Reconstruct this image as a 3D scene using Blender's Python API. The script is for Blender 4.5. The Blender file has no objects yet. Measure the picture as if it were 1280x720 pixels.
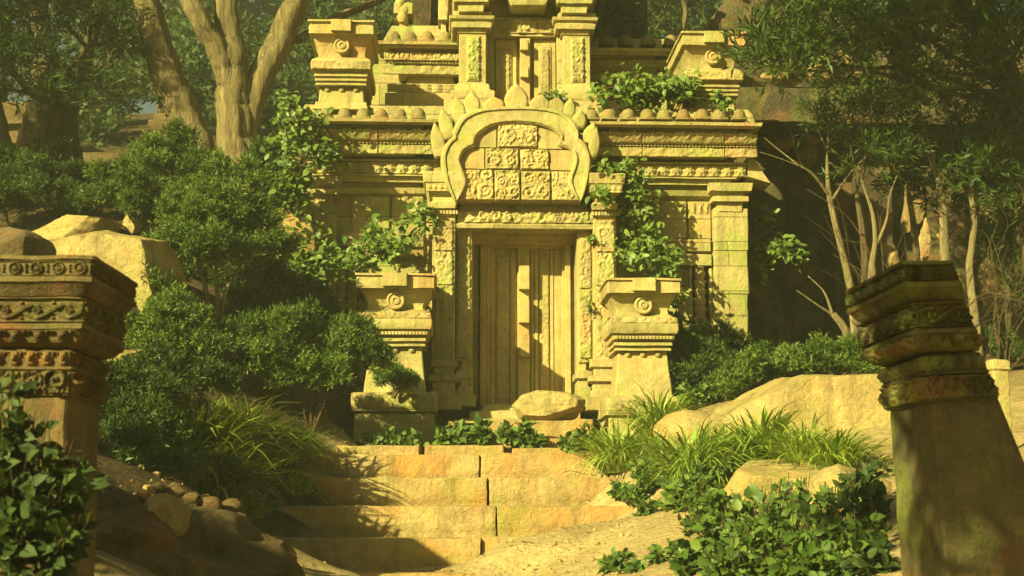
import bpy, bmesh, math, random
import numpy as np
from mathutils import Vector, Matrix, noise as mnoise

RS = np.random.RandomState(7)
random.seed(7)
scene = bpy.context.scene
COL = scene.collection

# ------------------------------------------------------------------ camera model (eye at the origin, metres)
F = 1900.0
PITCH = math.atan(290.0 / F)
CP, SP = math.cos(PITCH), math.sin(PITCH)

def at(px, py, d):
    """The point a distance d in front of the eye seen at photo position (px, py)."""
    u = (px - 640.0) / F
    v = (360.0 - py) / F
    t = d / (CP - v * SP)
    return np.array([u * t, d, (SP + v * CP) * t])

def ppm(d):
    return F / d

# temple frame: turned a little about z so that its far end recedes
TROT = math.radians(2.5)
TROOT = at(655, 650, 24.0); TROOT[2] = 0.0
TC, TS = math.cos(TROT), math.sin(TROT)

def T(px, py, yl):
    """temple coordinates (x, z) of the photo position on the plane y = yl."""
    u = (px - 640.0) / F; v = (360.0 - py) / F
    d = np.array([u, CP - v * SP, SP + v * CP])
    n = np.array([-TS, TC])
    t = (yl + n.dot(TROOT[:2])) / (n.dot(d[:2]))
    p = d * t - TROOT
    return (TC * p[0] + TS * p[1], p[2])

def TX(px, py, yl): return T(px, py, yl)[0]
def TZ(py, yl, px=655): return T(px, py, yl)[1]

def t2w(p):
    p = np.asarray(p, float)
    return np.array([TC * p[0] - TS * p[1] + TROOT[0], TS * p[0] + TC * p[1] + TROOT[1], p[2]])

# ------------------------------------------------------------------ numpy noise
def _hash(ix, iy, iz, seed):
    n = (ix.astype(np.int64) * 374761393 + iy.astype(np.int64) * 668265263 + iz.astype(np.int64) * 2147483647 + seed * 974634777) & 0xffffffff
    n = ((n ^ (n >> 13)) * 1274126177) & 0xffffffff
    n = ((n ^ (n >> 16)) * 2246822519) & 0xffffffff
    return ((n ^ (n >> 15)) & 0xffff) / 65535.0

def vnoise(p, seed=0):
    """value noise of points (N,3), about 0..1"""
    p = np.asarray(p, float)
    i = np.floor(p).astype(np.int64); f = p - i
    f = f * f * (3 - 2 * f)
    r = 0
    for dx in (0, 1):
        for dy in (0, 1):
            for dz in (0, 1):
                w = (f[:, 0] if dx else 1 - f[:, 0]) * (f[:, 1] if dy else 1 - f[:, 1]) * (f[:, 2] if dz else 1 - f[:, 2])
                r = r + w * _hash(i[:, 0] + dx, i[:, 1] + dy, i[:, 2] + dz, seed)
    return r

def fbm(p, seed=0, oct=3):
    a, s, r = .5, 1.0, 0
    for k in range(oct):
        r = r + a * (vnoise(np.asarray(p) * s, seed + k) * 2 - 1); a *= .5; s *= 2.03
    return r

def n2(u, v, seed=0):
    sh = u.shape
    return vnoise(np.stack([u.ravel(), v.ravel(), np.full(u.size, seed * 1.37)], 1), seed).reshape(sh)

def unit(a):
    return a / np.maximum(np.linalg.norm(a, axis=-1, keepdims=True), 1e-9)

# ------------------------------------------------------------------ objects
def tag(o, label=None, cat=None, group=None, kind=None):
    if label: o['label'] = label
    if cat: o['category'] = cat
    if group: o['group'] = group
    if kind: o['kind'] = kind
    return o

def empty(name, loc, rz=0.0, label=None, cat=None, group=None):
    o = bpy.data.objects.new(name, None); COL.objects.link(o)
    o.empty_display_size = .3
    o.location = loc; o.rotation_euler = (0, 0, rz)
    return tag(o, label, cat, group)

def link(name, me, mat, parent=None):
    if mat and not me.materials: me.materials.append(mat)
    o = bpy.data.objects.new(name, me); COL.objects.link(o)
    if parent: o.parent = parent
    return o

class MB:
    """collects shapes that make up ONE mesh"""
    def __init__(s): s.v = []; s.f = []; s.n = 0
    def add(s, V, Fc):
        V = np.asarray(V, float); s.v.append(V)
        s.f += [tuple(i + s.n for i in f) for f in Fc]; s.n += len(V); return s
    def build(s, name, mat, parent=None, angle=38, ero=0.0, esc=5.0, seed=1):
        V = np.concatenate(s.v) if s.v else np.zeros((0, 3))
        if ero:
            V = V + np.stack([fbm(V * esc, seed + 11 * k, 3) for k in range(3)], 1) * ero
        me = bpy.data.meshes.new(name)
        me.from_pydata(V.tolist(), [], s.f)
        me.update()
        bm = bmesh.new(); bm.from_mesh(me)
        bmesh.ops.recalc_face_normals(bm, faces=bm.faces); bm.to_mesh(me); bm.free()
        if angle is not None:
            me.polygons.foreach_set('use_smooth', np.ones(len(me.polygons), bool))
            if angle < 179: me.set_sharp_from_angle(angle=math.radians(angle))
        return link(name, me, mat, parent)
    # --- stacked rectangular rings: boxes, mouldings, plinths, caps
    def stack(s, rings, sp=.14, ch=.012, zs=.16, top=True, bottom=True):
        """rings: (x0, x1, y0, y1, z) from bottom to top"""
        rr = [rings[0]]
        for a, b in zip(rings[:-1], rings[1:]):
            k = max(1, int(abs(b[4] - a[4]) / zs))
            for j in range(1, k + 1):
                rr.append(tuple(a[i] + (b[i] - a[i]) * j / k for i in range(5)))
        wx = max(r[1] - r[0] for r in rr); wy = max(r[3] - r[2] for r in rr)
        nx = max(1, min(48, int(wx / sp))); ny = max(1, min(24, int(wy / sp)))
        tx = np.linspace(0, 1, nx + 1); ty = np.linspace(0, 1, ny + 1)
        V = []
        for x0, x1, y0, y1, z in rr:
            c = min(ch, (x1 - x0) * .2, (y1 - y0) * .2)
            xs = x0 + c + (x1 - x0 - 2 * c) * tx; ys = y0 + c + (y1 - y0 - 2 * c) * ty
            V += [(x, y0, z) for x in xs] + [(x1, y, z) for y in ys] + [(x, y1, z) for x in xs[::-1]] + [(x0, y, z) for y in ys[::-1]]
        m = 2 * (nx + ny + 2); Fc = []
        for k in range(len(rr) - 1):
            for j in range(m):
                a, b = k * m + j, k * m + (j + 1) % m
                Fc.append((a, b, b + m, a + m))
        def cap(z_i, r):
            x0, x1, y0, y1, z = r
            base = len(V); c = min(ch, (x1 - x0) * .2, (y1 - y0) * .2)
            xs = x0 + c + (x1 - x0 - 2 * c) * tx; ys = y0 + c + (y1 - y0 - 2 * c) * ty
            idx = {}
            off = z_i * m
            for i in range(nx + 1):
                for j in range(ny + 1):
                    V.append((xs[i], ys[j], z)); idx[i, j] = base + i * (ny + 1) + j
            for i in range(nx):
                for j in range(ny): Fc.append((idx[i, j], idx[i + 1, j], idx[i + 1, j + 1], idx[i, j + 1]))
            for i in range(nx):
                Fc.append((off + i, off + i + 1, idx[i + 1, 0], idx[i, 0]))
                o2 = off + nx + ny + 2
                Fc.append((o2 + i, o2 + i + 1, idx[nx - i - 1, ny], idx[nx - i, ny]))
            for j in range(ny):
                o1 = off + nx + 1; Fc.append((o1 + j, o1 + j + 1, idx[nx, j + 1], idx[nx, j]))
                o3 = off + 2 * nx + ny + 3; Fc.append((o3 + j, o3 + j + 1, idx[0, ny - j - 1], idx[0, ny - j]))
            Fc.append((off + nx, off + nx + 1, idx[nx, 0])); Fc.append((off + nx + ny + 1, off + nx + ny + 2, idx[nx, ny]))
            Fc.append((off + 2 * nx + ny + 2, off + 2 * nx + ny + 3, idx[0, ny])); Fc.append((off + m - 1, off, idx[0, 0]))
        if bottom: cap(0, rr[0])
        if top: cap(len(rr) - 1, rr[-1])
        return s.add(V, Fc)
    def box(s, x0, x1, y0, y1, z0, z1, **k):
        return s.stack([(x0, x1, y0, y1, z0), (x0, x1, y0, y1, z1)], **k)
    # --- a polygon in the xz plane given thickness in y, with a small bevel towards the front
    def prism(s, pts, y0, y1, bev=.015):
        P = np.array(pts, float); n = len(P); c = P.mean(0)
        nxt = np.roll(P, -1, 0) - np.roll(P, 1, 0); nr = unit(np.stack([nxt[:, 1], -nxt[:, 0]], 1))
        area = .5 * np.sum(P[:, 0] * np.roll(P[:, 1], -1) - np.roll(P[:, 0], -1) * P[:, 1])
        if area < 0: nr = -nr
        I = P - nr * bev
        V = [(p[0], y1, p[1]) for p in P] + [(p[0], y0 + bev, p[1]) for p in P] + [(p[0], y0, p[1]) for p in I]
        Fc = []
        for k in range(2):
            for j in range(n):
                a, b = k * n + j, k * n + (j + 1) % n; Fc.append((a, b, b + n, a + n))
        Fc.append(tuple(range(2 * n, 3 * n))); Fc.append(tuple(range(n)))
        return s.add(V, Fc)
    def lathe(s, prof, c, axis='z', seg=20, sq=0.0):
        """prof: (radius, height)"""
        V = []; m = len(prof)
        for r, h in prof:
            for k in range(seg):
                a = 2 * math.pi * k / seg; x, y = r * math.cos(a), r * math.sin(a)
                V.append((c[0] + x, c[1] + y, c[2] + h) if axis == 'z' else (c[0] + x, c[1] - h, c[2] + y))
        Fc = [(k * seg + j, k * seg + (j + 1) % seg, (k + 1) * seg + (j + 1) % seg, (k + 1) * seg + j) for k in range(m - 1) for j in range(seg)]
        Fc += [tuple(range(seg)), tuple(range((m - 1) * seg, m * seg))]
        return s.add(V, Fc)
    def tube(s, pts, rad, seg=8, flute=0.0, fl_n=7, seed=0):
        P = np.asarray(pts, float); R = np.asarray(rad, float); n = len(P)
        tg = unit(np.gradient(P, axis=0)); ref = np.array([0.31, .9, .2])
        V = []
        a = np.linspace(0, 2 * math.pi, seg, endpoint=False)
        sd = unit(np.cross(tg[0], ref))
        for k in range(n):
            sd = unit(sd - tg[k] * sd.dot(tg[k])); up = np.cross(tg[k], sd)
            rr = R[k] * np.ones(seg)
            if flute:
                ph = np.stack([np.cos(a) * fl_n / 4, np.sin(a) * fl_n / 4, np.full(seg, P[k, 2] * .45 + seed)], 1)
                rr = rr * (1 + flute * (2 * fbm(ph, 5 + seed, 2)) + flute * .6 * fbm(ph * 3.1, 9 + seed, 2))
            V += list(P[k] + np.outer(np.cos(a) * rr, sd) + np.outer(np.sin(a) * rr, up))
        Fc = [(k * seg + j, k * seg + (j + 1) % seg, (k + 1) * seg + (j + 1) % seg, (k + 1) * seg + j) for k in range(n - 1) for j in range(seg)]
        Fc += [tuple(range(seg)), tuple(range((n - 1) * seg, n * seg))]
        return s.add(V, Fc)
    # --- a carved panel: origin O, directions U, V (metres), outward N, height function h(u, v) in metres
    def relief(s, O, U, Vd, N, w, h, fn, res=.016, skirt=.04, taper=None):
        O, U, Vd, N = (np.asarray(q, float) for q in (O, U, Vd, N))
        nu, nv = max(4, int(w / res)), max(4, int(h / res))
        u = np.linspace(0, w, nu + 1); v = np.linspace(0, h, nv + 1)
        UU, VV = np.meshgrid(u, v, indexing='ij')
        H = fn(UU, VV, w, h)
        e = np.minimum(np.minimum(UU, w - UU), np.minimum(VV, h - VV))
        P = O + UU[..., None] * U + VV[..., None] * Vd + H[..., None] * N
        if taper is not None: P = taper(P, UU / w, VV / h)
        m = nv + 1
        V = P.reshape(-1, 3)
        Fc = [(i * m + j, (i + 1) * m + j, (i + 1) * m + j + 1, i * m + j + 1) for i in range(nu) for j in range(nv)]
        ring = [i * m for i in range(nu + 1)] + [nu * m + j for j in range(1, m)] + [i * m + nv for i in range(nu - 1, -1, -1)] + [j for j in range(nv - 1, 0, -1)]
        b = len(V); S = V[ring] - N * skirt
        Fc += [(ring[k], ring[(k + 1) % len(ring)], b + (k + 1) % len(ring), b + k) for k in range(len(ring))]
        return s.add(np.concatenate([V, S]), Fc)

def sm(e0, e1, x):
    t = np.clip((x - e0) / (e1 - e0), 0, 1); return t * t * (3 - 2 * t)

# ---- carving patterns, heights in metres
def c_vegetal(amp=.022, sc=7.0, seed=0, cell=.32):
    def fn(u, v, w, h):
        a = n2(u * sc * .5, v * sc * .5, seed + 3) * 2 - 1; b = n2(u * sc * .5 + 9, v * sc * .5, seed + 4) * 2 - 1
        x, y = u + a * .07, v + b * .07
        r1 = 1 - np.abs(2 * n2(x * sc, y * sc, seed) - 1)
        r2 = 1 - np.abs(2 * n2(x * sc * 2.1, y * sc * 2.1, seed + 1) - 1)
        cx = (np.floor(u / cell) + .5) * cell; cy = (np.floor(v / cell) + .5) * cell
        sg = np.where((np.floor(u / cell) + np.floor(v / cell)) % 2 == 0, 1, -1)
        rr = np.hypot(u - cx, v - cy); th = np.arctan2(v - cy, (u - cx) * sg)
        sp = .5 + .5 * np.cos(2 * math.pi * rr / cell * 3.2 - th); sp *= sm(cell * .56, cell * .4, rr)
        fine = 1 - np.abs(2 * n2(x * sc * 3.7, y * sc * 3.7, seed + 2) - 1)
        return amp * (.5 * sm(.35, .85, r1) + .45 * sm(.4, .85, r2) + .3 * sm(.45, .8, fine) + .6 * sm(.35, .75, sp) * sm(.25, .6, n2(u * 2.1, v * 2.1, seed + 7)))
    return fn

def c_border(inner, b=.03, depth=.02):
    def fn(u, v, w, h):
        e = np.minimum(np.minimum(u, w - u), np.minimum(v, h - v))
        return np.where(e < b, depth * sm(0, .012, e), depth * sm(b + .014, b, e) + inner(u, v, w, h) * sm(b, b + .02, e))
    return fn

def c_rosettes(pitch=.19, amp=.045, petals=6):
    def fn(u, v, w, h):
        n = max(1, round(w / pitch)); p = w / n
        x = (u / p) % 1 - .5; y = (v - h * .5) / p
        r = np.hypot(x, y); th = np.arctan2(y, x)
        dome = np.sqrt(np.clip(1 - (r / .46) ** 2, 0, 1))
        pet = .78 + .22 * np.cos(petals * th) * sm(.08, .2, r)
        ring = sm(.05, 0, np.abs(r - .3))
        return amp * (dome * pet - .35 * ring * dome) + amp * .35 * sm(.34, .42, np.abs(v / h - .5))
    return fn

def c_guilloche(pitch=.2, amp=.02, ph=0.0):
    def fn(u, v, w, h):
        y = v - h / 2; A = h * .27; k = math.pi / pitch
        o = np.zeros_like(u)
        for sg in (1, -1):
            c = sg * A * np.sin(k * u + ph); sl = np.abs(A * k * np.cos(k * u + ph))
            dd = np.abs(y - c) / np.sqrt(1 + sl ** 2); wv = h * .1
            o = np.maximum(o, (.8 + .2 * sg * np.cos(k * u + ph)) * sm(wv, wv * .6, dd) * (1 - .5 * sm(wv * .35, 0, dd)))
        cu = ((u + ph / k) / pitch - .5); cx = (cu - np.round(cu)) * pitch
        r = np.hypot(cx, y)
        o = np.maximum(o, .85 * sm(h * .055, h * .02, np.abs(r - h * .13))); o = np.maximum(o, .95 * sm(h * .075, h * .03, r))
        cv = u / pitch; cy = (cv - np.round(cv)) * pitch
        for s in (1, -1):
            r2 = np.hypot(cy, (y - s * h * .32) * 1.3); o = np.maximum(o, .6 * sm(h * .12, h * .05, r2))
        return amp * np.maximum(o, .9 * sm(h * .45, h * .475, np.abs(y)))
    return fn

def c_wreath(pitch=.24, amp=.02):
    def fn(u, v, w, h):
        n = max(1, round(w / pitch)); p = w / n
        x = ((u / p) % 1 - .5) * p; y = v - h / 2; r = np.hypot(x, y); th = np.arctan2(y, x)
        R = h * .36
        ring = sm(R * .24, R * .10, np.abs(r - R)) * (.8 + .2 * np.cos(16 * th))
        fl = sm(R * .66, R * .5, r) * (.62 + .38 * np.cos(6 * th) * sm(R * .1, R * .3, r)); fl = np.maximum(fl, .95 * sm(R * .22, R * .1, r))
        xe = p / 2 - np.abs(x); lf = .75 * sm(h * .12, h * .05, np.hypot(xe, (np.abs(y) - h * .2) * .8)); lf = np.maximum(lf, .8 * sm(h * .09, h * .04, np.hypot(xe, y)))
        fr = .9 * sm(h * .44, h * .47, np.abs(y))
        return amp * np.maximum.reduce([ring, fl, lf, fr])
    return fn

def c_drops(pitch=.1, amp=.018):
    def fn(u, v, w, h):
        n = max(1, round(w / pitch)); p = w / n
        x = np.abs((u / p) % 1 - .5) * 2; y = v / h
        lobe = sm(.12, .0, x - .85 * np.sqrt(np.clip(y, 0, 1)) ) * sm(.02, .12, y)
        core = sm(.35, .2, np.hypot(x, (y - .55) * 1.3))
        gap = sm(.2, .1, np.abs(x - .55) + .3 * (y < .35))
        return amp * np.clip(lobe * .7 + core * .5 - .4 * gap, 0, 1.2)
    return fn

def c_dentil(pitch=.055, amp=.02):
    def fn(u, v, w, h):
        x = (u / pitch) % 1; return amp * sm(.18, .3, x) * sm(.98, .86, x)
    return fn

def c_rough(amp=.012, sc=9.0, seed=0):
    def fn(u, v, w, h):
        return amp * (n2(u * sc, v * sc, seed) + .6 * n2(u * sc * 2.3, v * sc * 2.3, seed + 1) + .4 * n2(u * sc * 5, v * sc * 5, seed + 2))
    return fn

def c_flat(u, v, w, h): return np.zeros_like(u)

# ------------------------------------------------------------------ leaves as one numpy-built mesh
TEMPL = {
    'ovate': (np.array([(0, 0, 0), (0, .36, -.05), (0, .7, -.04), (0, 1, -.16), (-.33, .26, .05), (-.3, .64, .03), (.33, .26, .05), (.3, .64, .03)]),
              [(0, 1, 4), (1, 2, 5, 4), (2, 3, 5), (0, 6, 1), (1, 6, 7, 2), (2, 7, 3)]),
    'needle': (np.array([(0, 0, 0), (.5, .45, .02), (0, 1, -.06), (-.5, .45, .02)]), [(0, 1, 2, 3)]),
    'blade': (np.array([(-.5, 0, 0), (.5, 0, 0), (-.48, .3, .03), (.48, .3, .03), (-.4, .57, -.1), (.4, .57, -.1), (-.25, .77, -.34), (.25, .77, -.34), (0, .86, -.66)]),
              [(0, 1, 3, 2), (2, 3, 5, 4), (4, 5, 7, 6), (6, 7, 8)]),
}

def leaf_mesh(name, P, D, S, W, Nr, kind, mat, parent=None, rnd=None, extra=None):
    """P base points, D directions, S lengths, W width ratio, Nr rough normals; extra: a MB of stems is not mixed in"""
    P, D, Nr = np.asarray(P, float), unit(np.asarray(D, float)), np.asarray(Nr, float)
    N = len(P); tv, tf = TEMPL[kind]; k = len(tv)
    sd = unit(np.cross(D, Nr)); nn = np.cross(sd, D)
    S = np.broadcast_to(np.asarray(S, float), (N,)); W = np.broadcast_to(np.asarray(W, float), (N,))
    bend = np.ones(N) if kind != 'blade' else RS.uniform(.2, 1.3, N)
    V = P[:, None, :] + (tv[None, :, 0] * (W * S)[:, None])[..., None] * sd[:, None, :] + (tv[None, :, 1] * S[:, None])[..., None] * D[:, None, :] \
        + (tv[None, :, 2] * (S * bend)[:, None])[..., None] * nn[:, None, :]
    V = V.reshape(-1, 3)
    loops = np.concatenate([np.array(f) for f in tf]); tot = np.array([len(f) for f in tf])
    L = (loops[None, :] + (np.arange(N) * k)[:, None]).ravel()
    LT = np.tile(tot, N); LS = np.concatenate([[0], np.cumsum(LT)[:-1]])
    me = bpy.data.meshes.new(name)
    me.vertices.add(len(V)); me.vertices.foreach_set('co', V.ravel().astype(np.float32))
    me.loops.add(len(L)); me.loops.foreach_set('vertex_index', L.astype(np.int32))
    me.polygons.add(len(LT)); me.polygons.foreach_set('loop_start', LS.astype(np.int32))
    try: me.polygons.foreach_set('loop_total', LT.astype(np.int32))
    except Exception: pass
    me.update(calc_edges=True)
    r = RS.rand(N) if rnd is None else rnd
    at_ = me.attributes.new('rnd', 'FLOAT', 'POINT'); at_.data.foreach_set('value', np.repeat(r, k).astype(np.float32))
    me.polygons.foreach_set('use_smooth', np.ones(len(LT), bool))
    return link(name, me, mat, parent)

def rdir(n):
    return unit(RS.normal(size=(n, 3)))

def catmull(pts, n=6):
    P = np.asarray(pts, float)
    if len(P) < 3:
        t = np.linspace(0, 1, n * max(1, len(P) - 1) + 1)[:, None]; return P[0] + (P[-1] - P[0]) * t
    Q = np.concatenate([[2 * P[0] - P[1]], P, [2 * P[-1] - P[-2]]]); out = []
    for i in range(len(P) - 1):
        p0, p1, p2, p3 = Q[i:i + 4]
        for t in np.linspace(0, 1, n, endpoint=False):
            out.append(.5 * ((2 * p1) + (-p0 + p2) * t + (2 * p0 - 5 * p1 + 4 * p2 - p3) * t ** 2 + (-p0 + 3 * p1 - 3 * p2 + p3) * t ** 3))
    out.append(P[-1]); return np.array(out)

# ------------------------------------------------------------------ materials
class NT:
    def __init__(s, name):
        s.m = bpy.data.materials.new(name); s.m.use_nodes = True; s.t = s.m.node_tree; s.n = s.t.nodes; s.l = s.t.links
        s.b = s.n['Principled BSDF']; s.out = s.n['Material Output']
        tc = s.n.new('ShaderNodeTexCoord'); oi = s.n.new('ShaderNodeObjectInfo')
        mp = s.n.new('ShaderNodeVectorMath'); mp.operation = 'MULTIPLY_ADD'
        cb = s.n.new('ShaderNodeCombineXYZ')
        for i in range(3): s.l.new(oi.outputs['Random'], cb.inputs[i])
        s.l.new(cb.outputs[0], mp.inputs[0]); mp.inputs[1].default_value = (17, 11, 5); s.l.new(tc.outputs['Object'], mp.inputs[2])
        s.vec = tc.outputs['Object']; s.vecr = mp.outputs[0]; s.rand = oi.outputs['Random']
    def noise(s, scale, detail=4, rough=.6, vec=None, dist=0.0):
        n = s.n.new('ShaderNodeTexNoise'); n.inputs['Scale'].default_value = scale; n.inputs['Detail'].default_value = detail
        n.inputs['Roughness'].default_value = rough; n.inputs['Distortion'].default_value = dist
        s.l.new(vec or s.vecr, n.inputs['Vector']); return n.outputs['Fac']
    def ramp(s, x, stops):
        r = s.n.new('ShaderNodeValToRGB'); e = r.color_ramp.elements
        while len(e) < len(stops): e.new(.5)
        for k, (p, c) in enumerate(stops):
            e[k].position = p; e[k].color = (c, c, c, 1) if not isinstance(c, tuple) else (*c, 1)
        s.l.new(x, r.inputs[0]); return r.outputs[0]
    def mix(s, f, a, b, mode='MIX'):
        m = s.n.new('ShaderNodeMix'); m.data_type = 'RGBA'; m.blend_type = mode
        for v, i in ((f, 0), (a, 6), (b, 7)):
            if isinstance(v, (int, float)): m.inputs[i].default_value = v
            elif isinstance(v, tuple): m.inputs[i].default_value = (*v, 1)
            else: s.l.new(v, m.inputs[i])
        return m.outputs[2]
    def math(s, op, a, b=0.0):
        m = s.n.new('ShaderNodeMath'); m.operation = op
        for v, i in ((a, 0), (b, 1)):
            if isinstance(v, (int, float)): m.inputs[i].default_value = v
            else: s.l.new(v, m.inputs[i])
        return m.outputs[0]
    def bump(s, h, dist, strength=1.0, prev=None):
        b = s.n.new('ShaderNodeBump'); b.inputs['Distance'].default_value = dist; b.inputs['Strength'].default_value = strength
        s.l.new(h, b.inputs['Height'])
        if prev is not None: s.l.new(prev, b.inputs['Normal'])
        return b.outputs[0]
    def voro(s, scale, feature='DISTANCE_TO_EDGE', vec=None):
        v = s.n.new('ShaderNodeTexVoronoi'); v.feature = feature; v.inputs['Scale'].default_value = scale
        s.l.new(vec or s.vecr, v.inputs['Vector']); return v.outputs['Distance']
    def warp(s, amt, scale):
        n = s.n.new('ShaderNodeTexNoise'); n.inputs['Scale'].default_value = scale; s.l.new(s.vecr, n.inputs['Vector'])
        m = s.n.new('ShaderNodeVectorMath'); m.operation = 'MULTIPLY_ADD'; s.l.new(n.outputs['Color'], m.inputs[0])
        m.inputs[1].default_value = (amt, amt, amt); s.l.new(s.vecr, m.inputs[2]); return m.outputs[0]
    def brick(s, w, h, mortar, offs=.5):
        sx = s.n.new('ShaderNodeSeparateXYZ'); s.l.new(s.vec, sx.inputs[0])
        a = s.math('ADD', sx.outputs[0], sx.outputs[1]); cb = s.n.new('ShaderNodeCombineXYZ')
        s.l.new(a, cb.inputs[0]); s.l.new(sx.outputs[2], cb.inputs[1])
        b = s.n.new('ShaderNodeTexBrick'); b.offset = offs
        b.inputs['Scale'].default_value = 1; b.inputs['Mortar Size'].default_value = mortar; b.inputs['Mortar Smooth'].default_value = .3
        b.inputs['Brick Width'].default_value = w; b.inputs['Row Height'].default_value = h
        b.inputs['Color1'].default_value = (0, 0, 0, 1); b.inputs['Color2'].default_value = (1, 1, 1, 1); b.inputs['Bias'].default_value = 0
        s.l.new(cb.outputs[0], b.inputs['Vector']); return b.outputs['Fac'], b.outputs['Color']

def stone(name, dark, light, moss=.3, rust=.3, joints=None, bump=1.0, mosscol=(.23, .29, .05), rustcol=(.50, .22, .085), grit=1.0, crack=.5):
    t = NT(name)
    c = t.mix(t.ramp(t.noise(1.3, 6, .7), [(.34, 0.), (.64, 1.)]), dark, light)
    c = t.mix(t.math('MULTIPLY', t.ramp(t.noise(.55, 3, .6), [(.42, 0.), (.6, 1.)]), .35), c, (dark[0] * 1.25, dark[1] * 1.0, dark[2] * .8))
    c = t.mix(t.math('MULTIPLY', t.ramp(t.noise(9, 4, .7), [(.42, 0.), (.62, 1.)]), .35), c, tuple(x * .62 for x in dark))
    if joints:
        fac, bc = t.brick(*joints)
        c = t.mix(t.math('MULTIPLY', bc, .32), c, tuple(min(1, x * 1.2) for x in light))
        c = t.mix(t.math('MULTIPLY', t.math('SUBTRACT', 1.0, bc), .22), c, (dark[0] * .8, dark[1] * .85, dark[2] * .8))
    c = t.mix(t.math('MULTIPLY', t.ramp(t.noise(1.05, 6, .7, t.warp(.5, 2)), [(.52, 0.), (.66, 1.)]), rust), c, rustcol)
    c = t.mix(t.math('MULTIPLY', t.ramp(t.noise(1.5, 6, .72, t.warp(.4, 3)), [(.47, 0.), (.62, 1.)]), moss), c, mosscol)
    c = t.mix(t.math('MULTIPLY', t.ramp(t.noise(46, 2, .5), [(.6, 0.), (.72, 1.)]), .3), c, tuple(min(1, x * 1.35) for x in light))
    c = t.mix(t.math('MULTIPLY', t.ramp(t.noise(2.6, 5, .75), [(.58, 0.), (.74, 1.)]), .45), c, tuple(x * .45 for x in dark))
    mp = t.n.new('ShaderNodeMapping'); mp.inputs['Scale'].default_value = (3.2, 3.2, .28); t.l.new(t.vecr, mp.inputs['Vector'])
    c = t.mix(t.math('MULTIPLY', t.ramp(t.noise(1.0, 5, .7, mp.outputs[0], .4), [(.52, 0.), (.68, 1.)]), .55), c, (dark[0] * .42, dark[1] * .4, dark[2] * .42))
    if joints: c = t.mix(t.math('MULTIPLY', fac, .55), c, tuple(x * .3 for x in dark))
    t.l.new(c, t.b.inputs['Base Color']); t.b.inputs['Roughness'].default_value = .88
    t.b.inputs['Specular IOR Level'].default_value = .25
    n = t.bump(t.noise(5, 6, .72), .035 * bump)
    n = t.bump(t.noise(16, 4, .7), .014 * bump * grit, prev=n); n = t.bump(t.noise(55, 4, .75), .008 * bump * grit, prev=n)
    cr = t.ramp(t.voro(.8, vec=t.warp(.5, 2.5)), [(0., 0.), (.02, 1.)])
    n = t.bump(cr, .010 * bump, crack * .6, prev=n)
    if joints: n = t.bump(t.math('SUBTRACT', 1.0, fac), .02, prev=n)
    t.l.new(n, t.b.inputs['Normal'])
    return t.m

def leafmat(name, cols, trans=.35, rough=.5, spec=.3):
    t = NT(name)
    a = t.n.new('ShaderNodeAttribute'); a.attribute_name = 'rnd'
    k = len(cols)
    c = t.ramp(a.outputs['Fac'], [(i / (k - 1), cols[i]) for i in range(k)])
    c = t.mix(t.math('MULTIPLY', t.noise(1.6, 3, .6), .55), c, tuple(x * .6 for x in cols[0]))
    t.l.new(c, t.b.inputs['Base Color']); t.b.inputs['Roughness'].default_value = rough; t.b.inputs['Specular IOR Level'].default_value = spec
    tr = t.n.new('ShaderNodeBsdfTranslucent')
    hs = t.mix(1.0, c, (1.25, 1.1, .45), 'MULTIPLY'); t.l.new(hs, tr.inputs['Color'])
    ms = t.n.new('ShaderNodeMixShader'); ms.inputs[0].default_value = trans
    t.l.new(t.b.outputs[0], ms.inputs[1]); t.l.new(tr.outputs[0], ms.inputs[2]); t.l.new(ms.outputs[0], t.out.inputs['Surface'])
    return t.m

def barkmat(name, dark, light, stretch=.12, patch=None):
    t = NT(name)
    m = t.n.new('ShaderNodeMapping'); m.inputs['Scale'].default_value = (1, 1, stretch); t.l.new(t.vecr, m.inputs['Vector'])
    f = t.noise(13, 7, .75, m.outputs[0], .8)
    c = t.mix(t.ramp(f, [(.35, 0.), (.65, 1.)]), dark, light)
    if patch: c = t.mix(t.ramp(t.noise(2.2, 5, .75, m.outputs[0]), [(.6, 0.), (.68, 1.)]), c, patch)
    c = t.mix(t.math('MULTIPLY', t.ramp(t.noise(1.2, 4), [(.5, 0.), (.7, 1.)]), .35), c, (.07, .09, .02))
    t.l.new(c, t.b.inputs['Base Color']); t.b.inputs['Roughness'].default_value = .9; t.b.inputs['Specular IOR Level'].default_value = .2
    n = t.bump(f, .10); n = t.bump(t.noise(30, 4, .7, m.outputs[0]), .012, prev=n); t.l.new(n, t.b.inputs['Normal'])
    return t.m

M = {}
M['wall'] = stone('temple_stone_wall', (.235, .19, .082), (.44, .37, .165), .7, .45, (.86, .40, .006), 1.0)
M['carved'] = stone('temple_stone_carved', (.26, .21, .09), (.47, .395, .175), .55, .45, None, .8)
M['ledge'] = stone('temple_stone_ledge', (.27, .22, .095), (.49, .41, .185), .45, .45, (1.25, 3.0, .005), .9)
M['door'] = stone('temple_stone_door', (.29, .22, .09), (.46, .37, .16), .25, .45, None, .5)
M['ball'] = stone('temple_stone_ball', (.15, .115, .05), (.29, .225, .10), .3, .25, None, 1.0)
M['pedestal'] = stone('pedestal_stone', (.29, .235, .10), (.49, .41, .18), .45, .45, None, .9)
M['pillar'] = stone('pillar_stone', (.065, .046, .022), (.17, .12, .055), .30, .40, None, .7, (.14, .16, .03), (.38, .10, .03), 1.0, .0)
M['pillar_moss'] = stone('pillar_stone_mossy', (.055, .05, .025), (.15, .125, .055), .75, .42, None, .7, (.15, .18, .03), (.40, .10, .03), 1.0, .0)
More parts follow.
